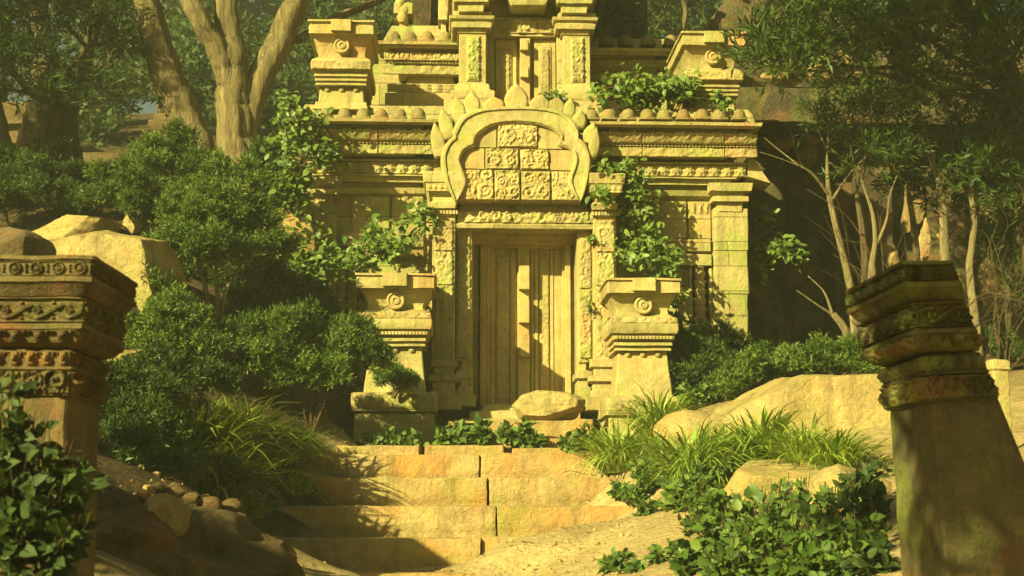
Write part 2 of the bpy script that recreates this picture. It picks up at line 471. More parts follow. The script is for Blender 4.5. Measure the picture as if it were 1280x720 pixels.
M['step'] = stone('step_stone', (.31, .21, .085), (.53, .41, .18), .5, .9, None, 1.3, (.26, .27, .05), (.52, .25, .07))
M['rock'] = stone('boulder_stone', (.31, .23, .09), (.54, .44, .19), .45, .5, None, 1.8, (.30, .30, .06), (.52, .27, .09))
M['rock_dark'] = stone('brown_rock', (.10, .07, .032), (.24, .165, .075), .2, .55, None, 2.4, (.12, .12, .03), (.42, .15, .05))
M['ruin'] = stone('ruin_stone_shaded', (.04, .03, .018), (.09, .068, .038), .2, .3, None, 1.2)  # shade put into the colour: darkened stone for walls standing in shadow
M['ruin_lit'] = stone('ruin_stone_sunlit', (.24, .16, .07), (.42, .30, .14), .2, .5, None, 1.3)  # paler copy of the ruin stone for rubble that reads as sunlit
M['soil'] = stone('soil_sand', (.30, .22, .10), (.50, .385, .18), .25, .2, None, 1.6, (.17, .17, .04), (.36, .2, .08), 1.8, .0)

M['bark'] = barkmat('pale_bark', (.075, .056, .028), (.30, .235, .11), .07, (.5, .42, .22))
M['bark_dark'] = barkmat('dark_bark', (.07, .05, .028), (.17, .125, .065), .10)
M['bark_thin'] = barkmat('thin_stem_bark', (.13, .10, .05), (.32, .26, .14), .2)
M['twig'] = barkmat('twig_bark', (.07, .045, .022), (.15, .10, .05), .3)
M['yew'] = leafmat('shrub_foliage', [(.04, .085, .014), (.10, .17, .028), (.21, .29, .055)], .35, .55)
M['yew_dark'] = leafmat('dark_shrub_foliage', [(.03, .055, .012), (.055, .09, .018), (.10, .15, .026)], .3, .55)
M['willow'] = leafmat('tree_foliage', [(.035, .065, .014), (.06, .105, .02), (.12, .18, .03)], .35, .5)
M['far'] = leafmat('far_tree_foliage', [(.04, .07, .02), (.06, .10, .025), (.085, .13, .03)], .35, .6)
M['vine'] = leafmat('vine_foliage', [(.07, .13, .022), (.14, .22, .04), (.25, .33, .07)], .35, .42)
M['broad'] = leafmat('broad_leaf_foliage', [(.05, .10, .02), (.10, .18, .03), (.20, .29, .05)], .35, .5)
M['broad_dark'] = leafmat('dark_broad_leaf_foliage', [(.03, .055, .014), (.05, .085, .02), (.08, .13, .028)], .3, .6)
M['grass'] = leafmat('grass_blades', [(.15, .26, .035), (.29, .42, .06), (.50, .56, .12)], .25, .6)
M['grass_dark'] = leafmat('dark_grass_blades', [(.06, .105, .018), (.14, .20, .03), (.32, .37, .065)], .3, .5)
# the ground: pale sand in the open, west bank and far hill darkened, their shade put into the colour
t = NT('soil_sand')
c = t.mix(t.ramp(t.noise(1.3, 6, .7), [(.35, 0.), (.65, 1.)]), (.32, .235, .10), (.50, .385, .18))
c = t.mix(t.math('MULTIPLY', t.ramp(t.noise(14, 5, .75), [(.5, 0.), (.66, 1.)]), .55), c, (.17, .115, .05))
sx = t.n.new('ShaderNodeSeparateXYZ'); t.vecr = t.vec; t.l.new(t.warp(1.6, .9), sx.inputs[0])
bank_shade = t.ramp(t.math('MULTIPLY', sx.outputs[0], -.2), [(0.24, 0.), (.36, 1.)])
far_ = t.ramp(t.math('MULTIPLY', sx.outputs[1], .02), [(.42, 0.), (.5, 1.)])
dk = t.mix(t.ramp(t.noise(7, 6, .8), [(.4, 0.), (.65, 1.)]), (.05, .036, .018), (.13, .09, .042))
c = t.mix(t.math('MAXIMUM', bank_shade, far_), c, dk)
t.l.new(c, t.b.inputs['Base Color']); t.b.inputs['Roughness'].default_value = .95; t.b.inputs['Specular IOR Level'].default_value = .15
n = t.bump(t.noise(4, 6, .7), .08); n = t.bump(t.noise(22, 6, .75), .03, prev=n); n = t.bump(t.voro(17, 'F1'), .02, .7, prev=n); t.l.new(n, t.b.inputs['Normal'])
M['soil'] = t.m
M['litter'] = leafmat('dry_leaf_litter', [(.14, .09, .03), (.26, .16, .05), (.36, .27, .08)], .15, .7)
HAZE = 0.0015; EXPO = 1.4
# ================================================================== the temple
temple = empty('temple', tuple(TROOT), TROT, 'ornate yellow sandstone temple with closed stone door under a lobed arch gable', 'temple')

def rect(px0, px1, py0, py1, yl):
    pm = (py0 + py1) / 2
    return TX(px0, pm, yl), TX(px1, pm, yl), TZ(py1, yl), TZ(py0, yl)      # x0, x1, z0, z1

def tbox(mb, px0, px1, py0, py1, yf, yb, **k):
    x0, x1, z0, z1 = rect(px0, px1, py0, py1, yf)
    return mb.box(x0, x1, yf, yb, z0, z1, **k)

def tprof(mb, px0, px1, prof, yb, pyref=None, **k):
    """prof: list of (py, yf) from bottom to top; sides step out with the front"""
    pm = pyref if pyref else (prof[0][0] + prof[-1][0]) / 2
    ymax = min(p[1] for p in prof)
    X0, X1 = TX(px0, pm, ymax), TX(px1, pm, ymax)
    rings = []
    for py, yf in prof:
        o = yf - ymax
        rings.append((X0 + o, X1 - o, yf, yb, TZ(py, yf)))
    return mb.stack(rings, **k)

def trel(mb, px0, px1, py0, py1, yl, fn, res=.016, proud=.003, skirt=.04):
    x0, x1, z0, z1 = rect(px0, px1, py0, py1, yl)
    return mb.relief((x0, yl - proud, z0), (1, 0, 0), (0, 0, 1), (0, -1, 0), x1 - x0, z1 - z0, fn, res, skirt)

ER = .010
WB = 6.5                                                     # back of the building
# ---- body walls
m = MB()
z_base = -.9
def wbox(px0, px1, py1, z0, yf, yb, mm):
    x0, x1, zz, z1 = rect(px0, px1, py1, py1 + 60, yf); mm.box(x0, x1, yf, yb, z0, z1, sp=.2, zs=.2)
wbox(392, 590, 240, z_base, 0, WB, m); wbox(722, 915, 240, z_base, .003, WB, m)
m.build('wall', M['wall'], temple, ero=ER)
m = MB(); tbox(m, 588, 724, 215, 287, .006, WB); m.build('wall', M['wall'], temple, ero=ER)
# ---- wall panels beside the doorway (two levels of framing)
for a, b in ((440, 487), (490, 529)):
    m = MB(); tbox(m, a, b, 247, 294, -.06, .05); p = m.build('wall_panel', M['wall'], temple, ero=.005)
    q = MB(); trel(q, a + 2, b - 2, 249, 262, -.06, c_drops(.10, .03)); q.build('panel_fringe', M['carved'], p)
for a, b in ((815, 858), (861, 889)):
    m = MB(); tbox(m, a, b, 250, 296, -.06, .05); p = m.build('wall_panel', M['wall'], temple, ero=.005)
    q = MB(); trel(q, a + 2, b - 2, 252, 266, -.06, c_drops(.10, .03)); q.build('panel_fringe', M['carved'], p)
m = MB()
tbox(m, 427, 530, 294, 309, -.13, .05); tbox(m, 432, 530, 313, 321, -.16, .05)
m.build('wall_rail', M['wall'], temple, ero=.008)
m = MB()
tbox(m, 820, 889, 297, 312, -.13, .05); tbox(m, 845, 890, 316, 330, -.18, .05)
m.build('wall_rail', M['wall'], temple, ero=.008)
# ---- baluster windows: frame and turned balusters
def window(px0, px1, py0, py1, bals):
    m = MB()
    tbox(m, px0, px0 + 4, py0, py1, -.12, .05); tbox(m, px1 - 4, px1, py0, py1, -.12, .05)
    w = m.build('window', M['wall'], temple, ero=.006)
    m = MB(); tbox(m, px0 + 4, px1 - 4, py0, py1, -.012, .05); m.build('shade_panel', M['ruin'], w, ero=.004)  # flat panel in darkened stone, painted shade instead of a cut recess
    for b in bals:
        x, _ = T(b, (py0 + py1) / 2, -.1); z0, z1 = TZ(py1, -.1), TZ(py0, -.1); h = z1 - z0
        prof = []
        for k in range(41):
            q = k / 40; r = .072 + .02 * (math.sin(q * 44) > .2) - .014 * (math.sin(q * 88) > .6) + .014 * math.sin(q * math.pi)
            prof.append((r, q * h))
        m = MB(); m.lathe(prof, (x, -.105, z0), seg=16); m.build('baluster', M['door'], w, angle=50)
window(862, 891, 332, 412, [875])
window(418, 452, 336, 420, [426, 440])
# ---- corner pilasters
def pilaster(a, b, blocks, capy):
    m = MB(); prev = None
    for y0, y1 in blocks:
        tbox(m, a, b, y0, y1, -.24 - RS.uniform(0, .015), .3, ch=.02)
    p = m.build('pilaster', M['wall'], temple, ero=.014)
    c = MB(); y = capy
    tprof(c, a - 6, b + 6, [(y + 36, -.26), (y + 24, -.28), (y + 23, -.36), (y + 17, -.36), (y + 16, -.29), (y + 13, -.29), (y + 10, -.40), (y + 2, -.42), (y, -.42)], .3)
    c.build('capital', M['ledge'], p, ero=.010)
pilaster(893, 936, [(258, 310.5), (311.5, 365.5), (366.5, 432.5), (433.5, 520)], 226)
pilaster(376, 420, [(258, 306.5), (307.5, 372.5), (373.5, 440.5), (441.5, 520)], 222)
# ---- plinth along the wall foot
m = MB(); tprof(m, 380, 540, [(560, -.42), (520, -.42), (508, -.40), (500, -.30), (470, -.28), (462, -.2)], .2); m.build('plinth', M['ledge'], temple, ero=.012)
m = MB(); tprof(m, 770, 930, [(560, -.42), (520, -.42), (508, -.40), (500, -.30), (470, -.28), (462, -.2)], .2); m.build('plinth', M['ledge'], temple, ero=.012)
# ---- entablature, one run each side of the central bay and behind it
m = MB()
tprof(m, 388, 922, [(247, -.04), (243, -.12), (236, -.16), (235, -.10), (231, -.10), (229, -.26), (222, -.28), (221, -.36), (219.5, -.36)], WB - .4, sp=.25)
m.build('architrave', M['ledge'], temple, ero=.010)
m = MB(); tprof(m, 388, 934, [(219.4, -.30), (204.5, -.30), (203, -.38), (200.5, -.38), (200, -.18), (196.5, -.16)], WB - .4, sp=.2); fz = m.build('frieze', M['carved'], temple, ero=.006)
for a, b in ((382, 462), (463.5, 541), (756, 803), (804.5, 933)):
    m = MB(); trel(m, a, b, 205, 219, -.30, c_rosettes(.20, .075)); m.build('rosette_band', M['carved'], fz, angle=180, ero=.004)
def cornice(a, b, back=WB - .6):
    m = MB()
    tprof(m, a, b, [(196.4, -.40), (194, -.46), (183, -.50), (181.5, -.56), (178.5, -.56), (177.5, -.60), (166, -.72), (164.5, -.74), (163, -.60), (158.5, -.62), (157.5, -.84), (154.5, -.86), (154, -.92), (150, -.94)], back, sp=.2, zs=.1)
    return m.build('cornice', M['ledge'], temple, ero=.014)
cn = cornice(356, 557); cn2 = cornice(737, 955)
m = MB(); tprof(m, 545, 750, [(197, -.2), (150, -.2)], 3, sp=.3); m.build('cornice_core', M['wall'], temple, ero=.01)
for a, b in ((386, 472), (473.5, 552), (742, 802), (803, 905), (906, 946)):
    cn = cn if a < 600 else cn2
    m = MB(); trel(m, a, b, 183, 194.5, -.51, c_rough(.035, 11, 5)); m.build('carved_band', M['carved'], cn, angle=180)
    m = MB(); x0, x1, z0, z1 = rect(a, b, 166.5, 177, -.66); lean = TZ(166.5, -.66) - z0
    m.relief((x0, -.61, z0), (1, 0, 0), (0, -.11 / lean, 1), (0, -1, .5), x1 - x0, z1 - z0, c_vegetal(.035, 9, 3, .2)); m.build('carved_band', M['carved'], cn, angle=180)
    m = MB(); trel(m, a, b, 178.7, 181.3, -.562, c_dentil(.055, .022), .01); m.build('dentil_band', M['carved'], cn, angle=40)
# corner spike of the cornice
m = MB(); x, z = T(938, 206, -.3); m.prism([(x - .05, z - .2), (x + .33, z - .3), (x + .05, z + .12), (x - .05, z + .12)], -.3, .3); m.build('corner_spike', M['carved'], cn, ero=.02)

# ---- roof terrace slab and ball row
def ball(px, py, yl, r, parent):
    x, z = T(px, py, yl); m = MB(); prof = []
    for k in range(9):
        a = k / 8 * math.pi / 2; prof.append((r * math.cos(a) ** .75 * (1 + .05 * (k % 2)), r * 1.35 * math.sin(a)))
    prof[-1] = (.012, r * 1.35)
    m.box(x - r * 1.05, x + r * 1.05, yl - r * .95, yl + r, z, z + .035, sp=.3)
    m.lathe(prof, (x, yl, z + .03), seg=14)
    m.build('stone_ball', M['ball'], parent, angle=50, ero=.018, esc=6, seed=int(px))
for px in [384 + 23.2 * k for k in range(7)]: ball(px + RS.uniform(-1, 1), 150, -.82, .115, temple)
for px in [739 + 23.0 * k for k in range(9)]: ball(px + RS.uniform(-1, 1), 151, -.82, .115, temple)
m = MB(); tprof(m, 372, 945, [(152, -.40), (140, -.36), (134, -.30)], WB - .8, sp=.3); m.build('terrace_slab', M['wall'], temple, ero=.014)

# ---- moulded turrets: shared by the roof corners and the free-standing pedestals
def capital_stack(mb, cx, yf, yb, hw, z, rows):
    """rows: (height above z, half-width factor, front offset)"""
    rings = []
    for h, wf, of in rows: rings.append((cx - hw * wf, cx + hw * wf, yf + of, yb - of, z + h))
    return mb.stack(rings, sp=.12, zs=.07, ch=.014)

def medallion(parent, x, y, z, r, mat):
    m = MB(); m.lathe([(r, 0), (r, r * .35), (r * .9, r * .5), (r * .78, r * .5), (r * .74, r * .36), (r * .5, r * .36), (r * .45, r * .5), (r * .3, r * .56), (r * .26, r * .4), (r * .14, r * .42), (.004, r * .46)], (x, y, z), axis='y', seg=26)
    m.box(x - r * .3, x + r * .3, y - r * .42, y + .1, z + r * .75, z + r * 1.5, sp=.2, ch=.008)
    return m.build('medallion', mat, parent, angle=30, ero=.003)

def turret(px0, px1, ptop, pbase, yf, yb):
    pm = (ptop + pbase) / 2
    cx = (TX(px0, ptop + 8, yf) + TX(px1, ptop + 8, yf)) / 2; hw = (TX(px1, ptop + 8, yf) - TX(px0, ptop + 8, yf)) / 2
    zb = TZ(pbase, yf); H = TZ(ptop, yf) - zb; k = H / 108.0          # rows given in photo pixels above the foot
    root = temple
    rows = [(0, .84, .13), (9, .80, .16), (10, .72, .2), (29, .68, .24), (29.5, .80, .12), (32, .80, .12), (32.4, .76, .16), (34, .76, .16), (34.4, .82, .10), (37, .82, .10), (37.4, .78, .14), (39, .78, .14), (39.4, .84, .08), (42, .86, .08),
            (43, .80, .12), (45, .80, .12), (46, .92, .05), (50, .95, .03), (56, .95, .02), (60, .91, .05), (64, .80, .14), (66, .74, .20), (72, .74, .20), (80, .80, .16), (86, .88, .09), (89.6, .93, .06), (90, 1.02, -.03), (100, 1.02, -.03), (101, .99, .0), (104, .99, .0), (104.5, 1.05, -.05), (107, 1.05, -.05)]
    m = MB(); capital_stack(m, cx, yf, yb, hw, zb, [(h * k, w, o) for h, w, o in rows])
    tq = m.build('turret', M['pedestal'], root, ero=.011)
    c = MB(); c.box(cx - hw * .32, cx + hw * .32, yf - .11, yf + .1, zb + 92 * k, zb + 106 * k, ch=.012); c.build('cap_block', M['pedestal'], tq, ero=.006)
    medallion(tq, cx, yf + .13, zb + 78 * k, .13, M['pedestal'])
    for f in (-.45, 0, .45):
        s = MB(); s.lathe([(.05, 0), (.048, .02), (.035, .04), (.004, .05)], (cx + f * hw, yf + .235, zb + 26 * k), axis='y', seg=10); s.build('boss', M['pedestal'], tq, angle=60)
    q = MB()
    q.relief((cx - hw * .93, yf - .005 + .03, zb + 47 * k), (1, 0, 0), (0, 0, 1), (0, -1, 0), hw * 1.86, 10 * k, c_vegetal(.022, 10, 6, .2)); q.build('carved_torus', M['carved'], tq, angle=180)
    return tq
turret(387, 467, 28, 136, -.62, .95)
turret(853, 931, 36, 143, -.62, .95)

# ---- upper storey
UW = 2.0
m = MB()
x0 = TX(462, 90, UW); x1 = TX(850, 90, UW); zt = TZ(-70, UW)
m.box(x0, x1, UW, WB - .9, TZ(150, UW), TZ(60, UW), sp=.25, zs=.25)
m.build('upper_wall', M['wall'], temple, ero=ER)
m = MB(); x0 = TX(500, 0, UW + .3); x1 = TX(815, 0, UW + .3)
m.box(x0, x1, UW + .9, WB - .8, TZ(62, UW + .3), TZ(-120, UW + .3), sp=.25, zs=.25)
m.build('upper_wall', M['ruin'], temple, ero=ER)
for a, b, dy in ((470, 606, 0), (712, 846, 5)):
    m = MB()
    tprof(m, a, b, [(152, UW - .62), (118 + dy, UW - .62), (117 + dy, UW - .40), (107 + dy, UW - .36), (106 + dy, UW - .26), (97 + dy, UW - .24), (96 + dy, UW - .40), (84 + dy, UW - .42), (80.6 + dy, UW - .48), (79 + dy, UW - .48), (78 + dy, UW - .50), (68 + dy, UW - .54), (66 + dy, UW - .46), (63 + dy, UW - .48), (62 + dy, UW - .66), (58 + dy, UW - .68), (57 + dy, UW - .75), (53 + dy, UW - .77)], UW + 1.6, sp=.2, zs=.1)
    uc = m.build('upper_cornice', M['ledge'], temple, ero=.014)
    q = MB(); trel(q, a + 8, b - 4, 84.5 + dy, 95 + dy, UW - .43, c_rough(.03, 11, 8)); q.build('carved_band', M['carved'], uc, angle=180)
    q = MB(); trel(q, a + 10, b - 4, 68.5 + dy, 77.5 + dy, UW - .53, c_vegetal(.03, 9, 9, .2)); q.build('carved_band', M['carved'], uc, angle=180)
    q = MB(); trel(q, a + 10, b - 4, 79.2 + dy, 81 + dy, UW - .49, c_dentil(.055, .022), .01); q.build('dentil_band', M['carved'], uc, angle=40)
    q = MB(); trel(q, a + 14, b - 10, 107.5 + dy, 117 + dy, UW - .39, c_rosettes(.2, .05)); q.build('rosette_band', M['carved'], uc, angle=180)
for px in (492, 512.5, 534, 556): ball(px, 53.5, UW - .5, .125, temple)
for px in (757, 782, 810, 838): ball(px, 58, UW - .5, .125, temple)
m = MB(); tprof(m, 478, 606, [(54, UW - .25), (34, UW - .1)], UW + 1.5, sp=.25); m.build('upper_terrace', M['wall'], temple, ero=.02); m = MB(); tprof(m, 708, 846, [(59, UW - .2), (46, UW - .05)], UW + 1.5, sp=.25); m.build('upper_terrace', M['wall'], temple, ero=.02)

# central bay of the upper storey
UB = .30
m = MB()
tbox(m, 606, 706, -120, 50, UB + .38, UB + 2.5); tbox(m, 575, 618, -70, 128, UB + .25, UB + 2.5); tbox(m, 696, 738, -70, 128, UB + .25, UB + 2.5)
tbox(m, 616, 698, 40, 130, UB + .7, UB + 2.5)
m.build('upper_bay', M['wall'], temple, ero=ER)
def upper_pillar(a, b, s):
    m = MB(); tbox(m, a + 1, b - 1, 42, 108, UB, UB + .6); p = m.build('upper_pillar', M['carved'], temple, ero=.006)
    q = MB(); trel(q, a + 10, b - 8, 46, 103, UB, c_border(c_vegetal(.035, 12, 12, .16), .015, .012)); q.build('carved_strip', M['carved'], p, angle=180)
    q = MB(); tprof(q, a - 9, b + 10, [(124, UB - .12), (121, UB - .14), (114, UB - .14), (112, UB - .06), (105, UB - .04)], UB + .7); q.build('base', M['ledge'], p, ero=.01)
    q = MB(); tprof(q, a - 12, b + 10, [(42, UB - .03), (36, UB - .05), (35, UB - .12), (29, UB - .14), (28, UB - .10), (26, UB - .1), (24, UB - .16), (20, UB - .18)], UB + .7); q.build('capital', M['ledge'], p, ero=.008)
    q = MB(); tprof(q, a - 16, b + 13, [(15, UB - .18), (4, UB - .20), (3, UB - .26), (-10, UB - .30), (-12, UB - .36), (-26, UB - .40)], UB + .9); q.build('upper_cap', M['ledge'], p, ero=.01)
    q = MB(); tbox(q, a - 6, b + 6, 15, 20, UB - .02, UB + .7); q.build('neck', M['ledge'], p, ero=.006)
    q = MB(); tprof(q, a - 18, b + 14, [(137, UB - .30), (126, UB - .30), (124.5, UB - .22)], UB + .7); q.build('block', M['ledge'], p, ero=.012)
upper_pillar(573, 609, -1); upper_pillar(703, 739, 1)
m = MB(); tbox(m, 609, 702, 22, 45, UB + .28, UB + 1.2); ul = m.build('upper_lintel', M['ledge'], temple, ero=.008)
q = MB(); trel(q, 616, 698, 25, 42, UB + .28, c_vegetal(.04, 8, 21, .22)); q.build('carved_band', M['carved'], ul, angle=180)
m = MB(); tprof(m, 632, 690, [(6, UB - .2), (-2, UB - .25), (-40, UB - .3)], UB + 1.2); m.build('hanging_block', M['ledge'], temple, ero=.01)
m = MB(); tprof(m, 560, 752, [(-27, UB - .3), (-40, UB - .4), (-42, UB - .6), (-60, UB - .6), (-62, UB - .2), (-150, UB + .2), (-152, UB - .2), (-170, UB - .3)], WB - 1.5, sp=.3); m.build('upper_roof', M['wall'], temple, ero=.01)
# upper door
m = MB(); tbox(m, 616, 698, 45, 132, UB + .46, UB + .8); ud = m.build('upper_door', M['door'], temple, ero=.006)
for a, b in ((619, 646), (667, 695)):
    q = MB(); tbox(q, a, b, 50, 130, UB + .40, UB + .6); f = q.build('door_panel', M['door'], ud, ero=.004)
    q = MB(); tbox(q, a + 6, b - 6, 58, 130, UB + .375, UB + .5); q.build('inner_panel', M['door'], f, ero=.003)
    q = MB(); trel(q, a + 9, b - 9, 62, 130, UB + .374, c_vegetal(.018, 14, 30, .14)); q.build('carved_strip', M['carved'], f, angle=180)
q = MB(); tbox(q, 650, 663, 47, 130, UB + .32, UB + .6); q.build('stile', M['door'], ud, ero=.004)
for y0, y1 in ((50, 62), (83, 96)):
    q = MB(); tbox(q, 650.5, 661, y0, y1, UB + .20, UB + .5); q.build('boss', M['door'], ud, ero=.005)
# ruined pier with a carved figure-like shaft on the upper terrace
m = MB()
tprof(m, 493, 516, [(36, UW - .1), (20, UW - .12), (19, UW - .2), (6, UW - .2), (4, UW - .08), (-60, UW - .08)], UW + .4)
for s in range(5): m.lathe([(.06, 0), (.09, .05), (.10, .10), (.08, .16), (.05, .2)], (TX(503 + 3 * math.sin(s * 2), 20, UW - .2), UW - .14, TZ(34 - s * 9, UW)), seg=12)
m.build('pier', M['carved'], temple, ero=.03, esc=7)
m = MB(); tbox(m, 548, 560, -60, 26, UW - .62, UW + .3); tbox(m, 551, 558, 26, 46, UW - .5, UW + .3); m.build('pier', M['ledge'], temple, ero=.012)

# ---- door surround of the lower storey
m = MB()
tbox(m, 534, 592, 215, 505, -.30, .2, sp=.2); tbox(m, 720, 780, 215, 505, -.30, .2, sp=.2)
m.build('door_bay', M['wall'], temple, ero=.008)
def column(a, b, inner):
    m = MB(); tbox(m, a, b, 268, 462, -.78, .0, ch=.015); p = m.build('column', M['carved'], temple, ero=.005)
    for y0, y1 in ((276, 314), (316, 356.5), (358, 446)):
        q = MB(); trel(q, a + 3.5, b - 3.5, y0, y1, -.78, c_vegetal(.028, 10, 40 + y0, .2)); q.build('carved_strip', M['carved'], p, angle=180)
    q = MB(); tprof(q, a - 12, b + 12, [(272, -.79), (269, -.83), (262, -.84), (261, -.90), (254, -.92), (251, -.88), (244, -.88), (242, -.94), (229, -1.0), (228, -1.02), (216, -1.04), (215, -1.02)], .1)
    cp = q.build('capital', M['ledge'], p, ero=.008)
    q = MB(); trel(q, a - 7, b + 7, 230, 240, -.98, c_rosettes(.09, .03, 4), .012); q.build('carved_band', M['carved'], cp, angle=180)
    q = MB(); trel(q, a - 3, b + 3, 264, 268.5, -.842, c_dentil(.05, .02), .01); q.build('dentil_band', M['carved'], cp, angle=40)
    q = MB(); tprof(q, a - 8, b + 8, [(512, -1.0), (497, -1.0), (495, -.93), (488, -.93), (486, -.90), (478, -.9), (476, -.97), (470, -.97), (468, -.88), (460, -.88), (458, -.93), (451, -.93), (448, -.82), (444, -.80)], .0)
    q.build('base', M['ledge'], p, ero=.010)
    # the inner jamb pilaster, carved too
    ja, jb = inner
    q = MB(); tbox(q, ja, jb, 287, 505, -.55, .1, ch=.012); j = q.build('jamb', M['carved'], temple, ero=.005)
    for y0, y1 in ((297, 360), (362, 447)):
        q = MB(); trel(q, ja + 2.5, jb - 2.5, y0, y1, -.55, c_vegetal(.025, 11, 60 + y0, .18)); q.build('carved_strip', M['carved'], j, angle=180)
    q = MB(); tprof(q, ja - 5, jb + 5, [(508, -.80), (494, -.8), (492, -.72), (484, -.72), (482, -.68), (474, -.68), (472, -.75), (464, -.75), (462, -.66), (454, -.66), (452, -.7), (447, -.58)], .05); q.build('base', M['ledge'], j, ero=.01)
column(540, 569, (570, 590)); column(742, 771, (722, 741))
m = MB(); tprof(m, 566, 745, [(287, -.62), (285.5, -.74), (281, -.76), (279, -.70), (265, -.70), (263, -.66), (252, -.62)], .1); ln = m.build('lintel', M['ledge'], temple, ero=.008)
q = MB(); trel(q, 580, 741, 265.5, 279, -.70, c_vegetal(.05, 8, 70, .2)); q.build('carved_band', M['carved'], ln, angle=180)
# nested frames stepping back to the door
m = MB()
tbox(m, 600, 607.5, 304, 507, -.02, .4); tbox(m, 706.5, 714, 304, 507, -.02, .4)
tbox(m, 588, 724, 288, 297, -.30, .4); tbox(m, 592, 720, 297, 304.5, -.12, .4)
tbox(m, 607.5, 611, 309, 507, .08, .4); tbox(m, 703, 706.5, 309, 507, .08, .4); tbox(m, 604, 710, 304.5, 310, .06, .4)
m.build('door_frame', M['door'], temple, ero=.005)
for side, (a, b) in enumerate(((591, 599.5), (714.5, 721.5))):
    m = MB(); x = TX((a + b) / 2, 400, -.1); z0 = TZ(500, -.1); z1 = TZ(305, -.1); prof = []
    for k in range(61):
        q = k / 60; prof.append((.042 + .016 * (math.sin(q * 60) > .3) + .01 * math.sin(q * 13), q * (z1 - z0)))
    m.lathe(prof, (x, .12, z0), seg=12); m.build('jamb_baluster', M['door'], temple, angle=50)
door_y = .22
m = MB(); tbox(m, 606, 708, 306, 508, door_y, .6, sp=.2); dr = m.build('door', M['door'], temple, ero=.005)
for a, b, yf, c in ((610, 619, .185, 0), (619.6, 637.4, .203, 1), (638, 646, .19, 0), (663, 668, .19, 0), (668.4, 673, .175, 0), (673.6, 687.4, .20, 1), (688, 692.4, .18, 0), (693, 704, .19, 0)):
    q = MB(); tbox(q, a, b, 311, 507, yf, .4, ch=.01); f = q.build('door_panel', M['door'], dr, ero=.004)
    if c:
        q = MB(); trel(q, a + 1.5, b - 1.5, 322, 500, yf, c_vegetal(.016, 13, 80, .15)); q.build('carved_strip', M['door'], f, angle=180)
q = MB(); tbox(q, 647, 662, 309, 507, .11, .4, ch=.015); st = q.build('stile', M['door'], dr, ero=.005)
for y0, y1 in ((332, 361), (374, 403), (417, 446)):
    q = MB(); tbox(q, 649, 662.5, y0, y1, -.05, .2, ch=.015); q.build('boss', M['door'], st, ero=.006)
m = MB(); tprof(m, 572, 742, [(545, -.9), (524, -.9), (523, -.72), (514, -.72), (513, -.55), (506, -.5)], .3, sp=.2); m.build('threshold', M['ledge'], temple, ero=.012)

# ---- the lobed arch gable
AY = -1.02
outer = [[(569, 251), (563, 241), (555, 226), (551, 208), (551, 195), (555, 183), (561, 175), (567, 171.5)],
         [(567, 171.5), (566, 163), (571, 152), (580, 143), (596, 136.5), (620, 133.5), (648, 132.5), (674, 133.5), (696, 137), (710, 144), (719, 153), (724, 163), (723, 172)],
         [(723, 172), (729, 176), (735, 184), (739, 196), (739, 210), (736, 226), (731, 240), (726, 251)]]
inner = [[(724, 251), (714, 239), (709, 226), (714, 214), (718, 202), (715, 191), (708, 184.5), (698, 182)],
         [(698, 182), (700, 174), (694, 165), (683, 159), (668, 155), (650, 153.5), (632, 154), (616, 157.5), (604, 164), (596, 172), (594, 183)],
         [(594, 183), (586, 185), (579, 191), (576, 202), (580, 214), (585, 226), (580, 239), (571, 251)]]
def px2(pts, y): return [T(a, b, y) for a, b in pts]
def loop_ring(mb, out, inn, yf, yb, n=64):
    """a band between two open outlines: front face slightly raised at both rims"""
    def rs(P):
        P = np.concatenate([catmull(q, 5)[(0 if k == 0 else 1):] for k, q in enumerate(P)]); d = np.r_[0, np.cumsum(np.linalg.norm(np.diff(P, axis=0), axis=1))]
        t = np.linspace(0, d[-1], n); return np.stack([np.interp(t, d, P[:, 0]), np.interp(t, d, P[:, 1])], 1)
    A, B = rs(out), rs([q[::-1] for q in inn[::-1]])
    cols = [0, .09, .10, .2, .21, .5, .79, .80, .9, .91, 1.0]; hts = [0, .03, .036, .036, .008, .0, .008, .036, .036, .03, 0]
    V = []; m = len(cols)
    for k in range(n):
        for c, h in zip(cols, hts):
            p = A[k] + (B[k] - A[k]) * c; V.append((p[0], yf - h, p[1]))
        V.append((B[k][0], yb, B[k][1])); V.append((A[k][0], yb, A[k][1]))
    w = m + 2
    Fc = [(k * w + j, k * w + (j + 1) % w, (k + 1) * w + (j + 1) % w, (k + 1) * w + j) for k in range(n - 1) for j in range(w)]
    Fc += [tuple(range(w)), tuple(range((n - 1) * w, n * w))]
    return mb.add(V, Fc)
m = MB(); loop_ring(m, [px2(q, AY) for q in outer], [px2(q, AY) for q in inner], AY, -.6, 120); arch = m.build('arch', M['carved'], temple, ero=.012, esc=8)
